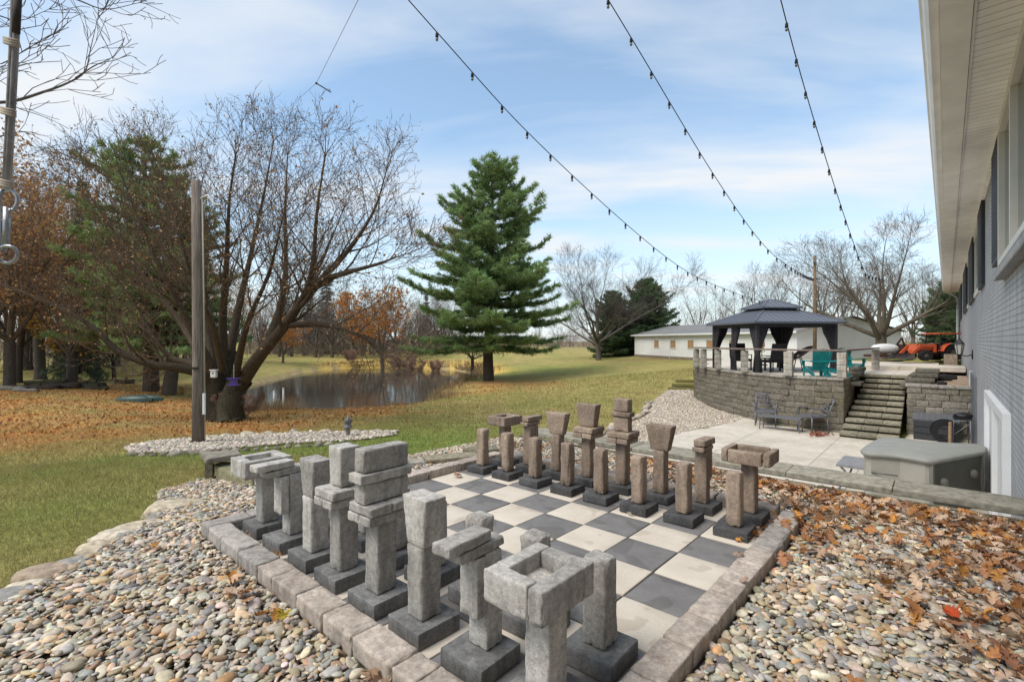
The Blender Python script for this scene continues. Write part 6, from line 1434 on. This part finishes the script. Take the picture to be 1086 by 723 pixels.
def leaves():
    g = np.random.default_rng(5); X = []; Y = []
    def clump(n, cx, cy, sx, sy): X.append(g.normal(cx, sx, n)); Y.append(g.normal(cy, sy, n))
    X.append(g.uniform(1.5, 5.0, 460)); Y.append(4.5 - np.abs(g.normal(0, .32, 460)))          # drift along the caps
    X.append(g.uniform(3.5, 5.0, 380)); Y.append(4.5 - np.abs(g.normal(0, 1.0, 380)))
    clump(230, 4.70, 3.0, .27, .9); clump(150, 4.74, 2.1, .24, .7); clump(60, 3.62, 3.3, .10, .35); clump(26, 3.30, 2.9, .05, .22)
    X.append(g.uniform(-.4, 3.4, 110)); Y.append(g.uniform(3.55, 4.5, 110)); X.append(g.uniform(-2.5, 5, 45)); Y.append(g.uniform(-2.2, 3.6, 45))
    clump(14, 2.55, -.36, .12, .08); clump(10, 1.2, -.33, .3, .05)
    x, y = np.concatenate(X), np.concatenate(Y); k = inpoly(x, y, BED) & (y < 4.52) & (x < 5.0) & ~((x > -.02) & (x < 3.34) & (y > -.02) & (y < 3.36) & ~((x > 3.18) & (y > 2.4))); x, y = x[k], y[k]
    kerb_ = (x > -.17) & (x < 3.54) & (y > -.17) & (y < 3.54)
    z = np.where(kerb_, .088, bedz(x, y) + .062); z = np.where((x > 3.18) & (x < 3.36) & (y < 3.36), .006, z)
    obj('fallen_leaves', leafmesh('fallen_leaves', x, y, z, .092, LP, LW, 3), M_leaf, kind='stuff', label='curled brown and orange leaves drifted over the pebbles')
    # litter on the lawn
    n = 34000; Z = np.sqrt(g.uniform(4.5**2, 34**2, n)); L = Z*g.uniform(-1.2, .15, n); x = CAM.x + L*CY - Z*SY; y = CAM.y + L*SY + Z*CY
    c = lawncol(x, y); red = np.clip((c[:, 0]/np.maximum(c[:, 1], .01) - 1.2)/.85, .012, 1); k = (g.random(n) < red) & ~inpoly(x, y, BED) & ~inpoly(x, y, LOW) & ~inpoly(x, y, POND) & ~inpoly(x, y, POLEBED)
    x, y = x[k], y[k]; me = leafcards('leaf_litter', np.stack([x, y, ground(x, y) + .02], 1), np.clip(.018*depth(x, y), .06, .3)[:, None]*.42, [(.42, .19, .05), (.34, .15, .05), (.45, .28, .09), (.24, .11, .05), (.5, .33, .15)], [.3, .25, .2, .15, .1], 4, -.1)
    obj('leaf_litter', me, M_leaf, kind='stuff', label='orange and brown leaf litter scattered over the lawn')
    def one(name, label, p, size, col, seed, rot=0):
        me = leafmesh(name, np.array([0.]), np.array([0.]), np.array([0.]), size, [col], [1.], seed, .6, .35); o = obj(name, me, M_leaf, None, loc=p, rot=(0, 0, rot)); return tag(o, label, 'leaf')
    p = onz(299, 655, .06); one('leaf', 'curled yellow leaf standing on the pebbles beside the left kerb', p, .16, (.42, .30, .03), 2)
    p = onz(1012, 652, .06); one('leaf', 'bright red orange leaf lying on the pebbles at far right', p, .095, (.50, .075, .02), 4, 1.)
    p = onz(270, 562, .03); one('leaf', 'large dry brown leaf lying behind the base of the leftmost grey rook', p, .24, (.20, .12, .085), 8, .4)
    p = onz(292, 592, .02); one('leaf', 'dry tan leaf between the dark bases at the left kerb', p, .16, (.30, .17, .08), 11, .4)
    p = onz(668, 545, .012); one('leaf', 'tiny tan leaf on a dark slab before the brown pawns', p, .07, (.5, .38, .27), 12, .4)
    p = onz(486, 505, .012); one('leaf', 'small pinkish leaf on a cream slab at the far left corner', p, .12, (.45, .27, .19), 13, .4)
    pp = [onz(868 + g.normal(0, 5), 461 + g.normal(0, 1), PZ) for _ in range(40)]
    obj('fallen_leaves', leafmesh('fallen_leaves', np.array([p.x for p in pp]), np.array([p.y for p in pp]), np.full(40, PZ + .01), .12, [(.33, .12, .08), (.25, .1, .07)], [.5, .5], 9), M_leaf, kind='stuff', label='patch of reddish leaves on the patio beside the stairs')
leaves()
def reeds():
    q = np.random.default_rng(9); P = []; H = []
    def band(pts, n, sp, h, off=0):
        A = [onz(x, y, WZ) for x, y in pts]; seg = [(A[i], A[i+1]) for i in range(len(A)-1)]; Ls = np.array([(b-a).length for a, b in seg]); ch = q.choice(len(seg), n, p=Ls/Ls.sum()); t = q.random(n)
        x = np.array([seg[c][0].x for c in ch])*(1-t) + np.array([seg[c][1].x for c in ch])*t + q.normal(0, sp, n); y = np.array([seg[c][0].y for c in ch])*(1-t) + np.array([seg[c][1].y for c in ch])*t + q.normal(0, sp, n)
        P.append(np.stack([x, y, ground(x, y)], 1)); H.append(h*q.uniform(.4, 1.3, n)*(1 + .6*nz(x, y, 1.3)))
    band([(262, 440), (300, 438), (350, 438), (400, 435), (440, 431)], 2600, .35, .16); band([(255, 440), (275, 440), (292, 438)], 1500, .6, .5); band([(452, 427), (468, 416), (486, 408.5), (500, 403)], 4000, .8, .5); band([(503, 401), (495, 394), (470, 391.5)], 3000, 1.2, .4); band([(470, 391.5), (430, 390), (390, 390), (350, 391)], 2500, 1.2, .28)
    P = np.concatenate(P); h = np.concatenate(H); k = ~inpoly(P[:, 0], P[:, 1], POND); P, h = P[k], h[k]; n = len(P); d = q.normal(0, .28, (n, 3)); d[:, 2] = 1; d *= h[:, None]; s = q.normal(0, 1, (n, 3)); s[:, 2] = 0; s /= np.linalg.norm(s, axis=1, keepdims=True); dep = depth(P[:, 0], P[:, 1]); w = (.0006*dep)[:, None]
    V = np.stack([P - s*w, P + s*w, P + d], 1).reshape(-1, 3); pal = np.array([(.36, .26, .15), (.28, .19, .11), (.42, .32, .2), (.20, .19, .07), (.30, .16, .08)])
    obj('reeds', np_mesh('reeds', V, np.arange(n*3).reshape(-1, 3), np.repeat(pal[q.integers(0, 5, n)]*q.uniform(.7, 1.2, (n, 1)), 3, 0), False), M_needle, kind='stuff', label='dry tan weeds and reeds along the pond banks')
reeds()

# ------------------------------------------------------------------ yard things
def yard():
    base = place(210.5, 471); Zp = depth(base.x, base.y); k = Zp/518; t = thing('utility_pole', 'weathered wooden pole with a conduit rising from the long gravel bed', 'pole', base, YAW)
    H = (471 - 192)*k; mb = MB(); tube(mb, [(0, 0, -.2), (0, 0, H*.3), (-.03, 0, H*.7), (-.06, 0, H)], [6.2*k, 5.6*k, 5*k, 4.4*k], 14)
    m, nt, b = newmat('grey_pole_wood'); v = coords(nt, (9, 9, .5)); n = tex(nt, v, 3.5, 5, .65); put(nt, b, ramp(nt, n, [(.28, (.085, .07, .06)), (.5, (.19, .155, .13)), (.72, (.29, .24, .20))]), .95, .1); bump(nt, b, n, .8, .02)
    mb.build('shaft', m, t, True)
    mb = MB(); tube(mb, [(7.2*k, -.02, .0), (6.4*k, -.02, H*.5), (4.6*k, -.02, H*.93)], .018, 6); mb.build('conduit', m_plain('pale_conduit', (.36, .31, .24), .6, .3, .1, 9), t, True)
    mb = MB(); tube(mb, smoothline([(.0, 0, H*.93), (10*k, 0, H*.945), (16*k, 0, H*.915), (24*k, 0, H*.91)], 4), .02, 6); mb.build('arm', M_white, t, True)
    mb = MB(); bx(mb, (0, -6*k, H*.29), (.12, .06, .05)); mb.build('bracket', M_black, t)
    mb = MB(); bx(mb, (7.2*k, -.05, H*.155), (.05, .05, .5)); mb.build('sleeve', M_white, t)
    # lantern post
    b = place(369, 464); Zl = depth(b.x, b.y); k = Zl/518; t = thing('lantern_post', 'short grey post with a small lantern head at the end of the gravel bed', 'garden lamp', b)
    mb = MB(); lathe(mb, [(.075, 0), (.06, .05), (.052, 10*k), (.06, 10.5*k)], k=12); mb.build('post', m_plain('grey_wood_post', (.22, .20, .19), .9, .2, .2, 12), t, True)
    mb = MB(); lathe(mb, [(.11, 10.5*k), (.12, 11*k), (.12, 12.5*k), (.085, 13*k), (.095, 17*k), (.14, 17.5*k), (.03, 21*k), (.015, 24*k)], k=12); mb.build('lantern_head', m_plain('grey_lantern', (.17, .165, .17), .5, .4, .1, 12), t, True)
    # white stakes by the water
    for x, y0, y1, lab in ((222, 437, 415, 'white stake between the wooden pole and the maple trunk'), (217, 440, 426, 'short white stake close behind the wooden pole'), (290.5, 439, 415, 'left white stake of the pair at the pond edge'), (300.5, 439, 412, 'right, taller white stake of the pair at the pond edge')):
        b = at(x, y0, 21 if x < 250 else 25.5); b.z = gz(b.x, b.y); kk = depth(b.x, b.y)/518; h = b.z; top = CAM.z - (y1 - 361.5)*kk; mb = MB(); tube(mb, [(0, 0, -.1), (0, 0, top - h)], .05, 8); lathe(mb, [(.06, top - h), (.045, top - h + .05)], k=8)
        o = mb.build('stake', m_plain('chalky_white', (.62, .58, .52), .8, .2, .1, 6), None, True, loc=b); tag(o, lab, 'stake', 'white stakes near the pond')
    # kayak upside down
    b = place(145, 426); kk = depth(b.x, b.y)/518; t = thing('kayak', 'dark green kayak lying upside down in the leaves by the pines', 'kayak', b, YAW + .05); L = 38*kk
    for nm, oy, sc in (('hull', -.22, 1.), ('hull', .25, .96)):
        V = []; n = 14
        for i in range(13):
            f = i/12; w = .31*math.sin(PI*min(max(f, .015), .985))**.6*sc; h = .30*math.sin(PI*min(max(f, .02), .98))**.35*sc + .06
            V += [(-L/2 + L*f + (.25 if oy > 0 else 0), oy + w*math.cos(a), max(.0, h*math.sin(a)**.75 if math.sin(a) > 0 else 0) + .02) for a in np.linspace(0, PI, n)]
        F = [(i*n+j, i*n+j+1, (i+1)*n+j+1, (i+1)*n+j) for i in range(12) for j in range(n-1)]; mb = MB(); mb.add(V, F)
        mb.build(nm, m_plain('dark_green_hull', (.030, .062, .052), .45, .4, .15, 5), t, True)
    # logs at far left
    g = random.Random(6); pal = [('dark', (.055, .043, .035)), ('mossy', (.075, .075, .04)), ('grey', (.17, .155, .135))]
    specs = [(8, 413, 30, 34, .16, 2, .1, 'pale grey log lying at the left frame edge'), (28, 416, 29, 28, .13, 2, -.1, 'short pale grey log in front of the log pile'), (35, 411, 30.5, 50, .18, 0, .15, 'long dark log at the left end of the log row'), (60, 410, 31, 44, .24, 0, .2, 'thickest dark log in the row at far left'), (50, 405, 32, 38, .16, 1, .3, 'mossy log on top of the row at far left'), (86, 407, 32, 40, .18, 1, .12, 'mossy log right of the thickest dark one'), (102, 411, 31, 22, .14, 0, .05, 'short dark log at the right end of the row'), (100, 405, 33, 26, .2, 0, -.2, 'dark log with a cut end just beyond the row'), (132, 405, 36, 18, .2, 0, .1, 'dark low log on its own, left of the pines')]
    for x, y, Z, wpx, r, c, rz, lab in specs:
        b = at(x, y, Z); b.z = gz(b.x, b.y) + r*.7 + (.28 if 'top' in lab else 0); L = wpx*Z/518; pts = [(-L/2 + L*i/6, .05*math.sin(i*1.3 + x), .03*math.cos(i*2.1 + x)) for i in range(7)]; rad = [r*(1 + .12*math.sin(i*2 + x)) for i in range(7)]
        mb = MB(); tube(mb, pts, rad, 9, pal[c][1])
        if 'grey' not in lab: tube(mb, [(L*.1, 0, 0), (L*.18, -.1, .35), (L*.3, -.1, .55)], [.05, .04, .02], 5, pal[c][1])
        tag(mb.build('log', M_bark, None, True, loc=b, rot=(0, g.uniform(-.05, .05), YAW + rz)), lab, 'log', 'logs in a row at far left')
    # stones along the near edge of the pole bed
    g = random.Random(9); k = 0
    for i in range(26):
        x = 140 + i*11; y = 483.5 - max(0, i - 4)*.72 + g.uniform(-.6, .6)
        if i > 21: continue
        b = place(x, y); mb = MB(); V, F = ico(2); o = V3((i*3.1, 5, 1)); d = np.array([noise.noise(V3(v)*1.4 + o)*.3 for v in V]); r = g.uniform(.09, .15); mb.add(V*(1 + d)[:, None]*np.array([r, r*.75, r*.6]), [tuple(map(int, f)) for f in F], np.array([(.22, .19, .15), (.3, .26, .21), (.13, .11, .09)][i % 3]))
        tag(mb.build('edging_stone', M_block, None, True, loc=b + V3((0, 0, .02)), rot=(0, 0, g.uniform(0, 6))), 'small rough stone edging the front of the gravel bed around the wooden pole', 'stone', 'stones edging the front of the pole bed')
    for i, (x, y) in enumerate(((262, 462), (285, 461), (312, 460.5), (311, 458), (345, 459), (240, 464), (228, 465), (378, 459), (400, 458.5))):
        b = place(x, y); mb = MB(); V, F = ico(2); o = V3((i*3.1, 9, 1)); d = np.array([noise.noise(V3(v)*1.4 + o)*.3 for v in V]); r = g.uniform(.14, .24); mb.add(V*(1 + d)[:, None]*np.array([r, r*.75, r*.45]), [tuple(map(int, f)) for f in F], np.array([(.42, .36, .27), (.36, .32, .26)][i % 2]))
        tag(mb.build('edging_stone', M_block, None, True, loc=b + V3((0, 0, .02)), rot=(0, 0, g.uniform(0, 6))), 'pale flat stone along the back of the gravel bed around the wooden pole', 'stone', 'stones edging the back of the pole bed')
yard()

# ------------------------------------------------------------------ string lights, wire, rope
def strings():
    mw = m_plain('black_cable', (.012, .012, .013), .6, .3, .1, 30); mbulb = m_plain('clear_bulb', (.16, .15, .13), .1, .6, .1, 9, bmp=0)
    defs = [('leftmost string of clear bulbs crossing the sky towards the gazebo roof', [(-700, -1300, 3.0), (433, 0, 7.2), (588, 168, 9.9), (711, 276, 14), (765, 305, 17.1), (815, 322, 20)], .79),
            ('middle string of clear bulbs running to the wooden pole behind the gazebo', [(200, -720, 3.2), (645, 0, 7.56), (760, 190, 11.1), (812, 262, 14.2), (845, 287.5, 17), (863, 296, 26)], .79),
            ('rightmost string of clear bulbs ending in a hook beyond the gazebo', [(690, -640, 3.1), (828, 0, 7.35), (882, 188, 10.7), (915, 284, 14.6), (924, 293, 16), (936, 295.5, 18)], .79)]
    for lab, pts, sp in defs:
        P = [at(*p) for p in pts]; C_ = smoothline(P, 14); o0 = P[0]
        t = thing('string_lights', lab, 'string lights', o0, 0, 'strings of bulbs across the sky')
        mb = MB(); tube(mb, [tuple(p - o0) for p in C_], 0.0085, 5); mb.build('wire', mw, t, True)
        acc = 0; first = None; nxt = .3
        for i in range(len(C_)-1):
            d = (C_[i+1] - C_[i]); L = d.length
            while acc + L > nxt:
                p = C_[i] + d*((nxt - acc)/L) - o0
                if first is None:
                    mb = MB(); lathe(mb, [(.014, -.005), (.022, -.02), (.026, -.075), (.018, -.085)], k=8); first = mb.build('bulb_socket', mw, t, True); first.location = p
                    mb = MB(); lathe(mb, [(.010, -.08), (.022, -.10), (.024, -.115), (.016, -.135), (.003, -.142)], k=8); fb = mb.build('bulb', mbulb, first, True)
                else:
                    c = first.copy(); C.objects.link(c); c.parent = t; c.location = p; b2 = fb.copy(); C.objects.link(b2); b2.parent = c
                nxt += sp
            acc += L
    a, b, c, d, e = at(252, 175, 12), at(303, 117, 11.5), at(335.5, 88.5, 10.5), at(380, 0, 7), at(420, -90, 5.5)
    t = thing('cable', 'thin grey wire running from the maple top up out of the frame', 'cable', a); mb = MB(); tube(mb, [tuple(p - a) for p in (a, b, c, d, e)], .004, 4); mb.build('wire', m_plain('grey_wire', (.16, .16, .17), .6, .3, .1, 9), t)
    mb = MB(); q = at(351, 98, 10.8) - a; tube(mb, [tuple(c - a), tuple(q)], .013, 5); V, F = ico(1); mb.add(V*.03 + np.array(tuple(c - a)), [tuple(map(int, f)) for f in F]); mb.build('clamp', M_steel, t)
    # ropes and clip hanging close to the camera at the left edge
    Z = 1.22; o0 = at(6, 120, Z); t = thing('hanging_rope', 'doubled grey rope with wrapped bands, carabiner and ring hanging at the left edge', 'rope', o0)
    def W(px, py, dz=0): return tuple(at(px, py, Z + dz) - o0)
    mr = m_concrete('grey_rope', (.36, .34, .33), .3, .25, None, .6, 700); k = Z/518
    for x0, x1, dz in ((17, 7, 0), (13, 4.5, .004), (19.5, 10, .005)):
        mb = MB(); tube(mb, [W(x0 + 3, -160, dz), W(x0 + 1.5, -30, dz), W(x0, 20, dz), W((x0 + x1)/2, 110, dz), W(x1, 196, dz)], 1.9*k, 8); mb.build('rope', mr, t, True)
    mb = MB(); tube(mb, [W(19, -5, -.004), W(17, 35, -.004)], 3.4*k, 8); mb.build('sleeve', m_plain('dark_tape', (.05, .04, .035), .8, .2, .2, 40), t, True)
    for y, xc in ((42, 12.5), (116, 9), (192, 6)):
        mb = MB()
        for j in range(3): tube(mb, [W(xc - 8, y - 2 + j*2.6, -.006), W(xc, y + .5 + j*2.6, -.010), W(xc + 8, y + 2 + j*2.6, -.004)], 1.7*k, 6)
        mb.build('wrap', m_plain('tan_cord', (.42, .36, .29), .9, .1, .2, 60), t, True)
    mm = m_plain('worn_steel', (.33, .33, .34), .35, .5, .2, 60, .7); mb = MB()
    tube(mb, smoothline([W(5, 200), W(14, 203), W(19, 212), W(15, 222), W(9, 226), W(6, 262), W(3, 264), W(-1, 255), W(-1, 215), W(3, 201)], 5), 1.9*k, 8); mb.build('carabiner', mm, t, True)
    mb = MB(); tube(mb, [W(7, 220), W(7, 262)], 3.2*k, 8); mb.build('barrel', mm, t, True)
    mb = MB(); tube(mb, [W(8 + 10.5*math.cos(a), 270 + 9*math.sin(a), .01*math.sin(a)) for a in np.linspace(0, 2*PI, 25)], 1.9*k, 8); mb.build('ring', mm, t, True)
strings()
# ------------------------------------------------------------------ light and sky
def sky():
    w = bpy.data.worlds.new('World'); scn.world = w; w.use_nodes = True; nt = w.node_tree; nt.nodes.clear()
    out = N(nt, 'OutputWorld'); bg = N(nt, 'Background'); nt.links.new(bg.outputs[0], out.inputs[0])
    sk = N(nt, 'TexSky', sky_type='NISHITA'); sk.sun_disc = False; sk.sun_elevation = SUN_EL; sk.sun_rotation = SUN_ROT
    sk.air_density = 1.0; sk.dust_density = .6; sk.ozone_density = 2.0; sk.altitude = 100
    tc = N(nt, 'TexCoord'); sp = N(nt, 'SeparateXYZ'); nt.links.new(tc.outputs['Generated'], sp.inputs[0])
    # project the view direction on a cloud layer overhead
    zz = math_(nt, 'ADD', math_(nt, 'MAXIMUM', sp.outputs[2], 0.), .16)
    cb = N(nt, 'CombineXYZ'); nt.links.new(math_(nt, 'DIVIDE', sp.outputs[0], zz), cb.inputs[0]); nt.links.new(math_(nt, 'DIVIDE', sp.outputs[1], zz), cb.inputs[1])
    m0 = N(nt, 'Mapping'); m0.inputs['Rotation'].default_value = (0, 0, R(-36)); nt.links.new(cb.outputs[0], m0.inputs[0])
    mp = N(nt, 'Mapping'); mp.inputs['Scale'].default_value = (.62, 1.7, 1); mp.inputs['Location'].default_value = (2.3, .6, 0); nt.links.new(m0.outputs[0], mp.inputs[0])
    n = N(nt, 'TexNoise'); n.inputs['Scale'].default_value = 1.15; n.inputs['Detail'].default_value = 7; n.inputs['Roughness'].default_value = .52; n.inputs['Distortion'].default_value = .35; nt.links.new(mp.outputs[0], n.inputs['Vector'])
    cov = ramp(nt, n.outputs['Fac'], [(.36, 0.16), (.50, .50), (.66, .93)])
    hz = ramp(nt, sp.outputs[2], [(.0, 1), (.10, .80), (.32, .18), (.55, 0)])
    f = math_(nt, 'MAXIMUM', cov, math_(nt, 'MULTIPLY', hz, .85))
    blue = mix(nt, sk.outputs[0], (SKY_TINT), 1., 'MULTIPLY')
    cl = ramp(nt, n.outputs['Fac'], [(.42, (CLOUD*.86, CLOUD*.95, CLOUD*1.04)), (.7, (CLOUD*1.0, CLOUD*1.01, CLOUD*1.02))])
    nt.links.new(mix(nt, blue, cl, f), bg.inputs[0]); bg.inputs[1].default_value = SKY_S
    s = bpy.data.lights.new('sun', 'SUN'); s.energy = SUN_E; s.angle = R(32); s.color = (1, .95, .88)
    so = bpy.data.objects.new('sun', s); C.objects.link(so)
    d = Vector((math.sin(SUN_AZ)*math.cos(SUN_EL), math.cos(SUN_AZ)*math.cos(SUN_EL), math.sin(SUN_EL)))
    so.rotation_euler = d.to_track_quat('Z', 'Y').to_euler(); so.location = (0, 0, 30)
SUN_EL = R(55); SUN_AZ = R(200); SUN_ROT = SUN_AZ
SKY_S = .15; SUN_E = 3.4; CLOUD = 6.25; SKY_TINT = (1.5, 1.66, 1.58)
sky()
scn.cycles.max_bounces = 8; scn.cycles.diffuse_bounces = 5; scn.cycles.transparent_max_bounces = 8
scn.cycles.use_denoising = True
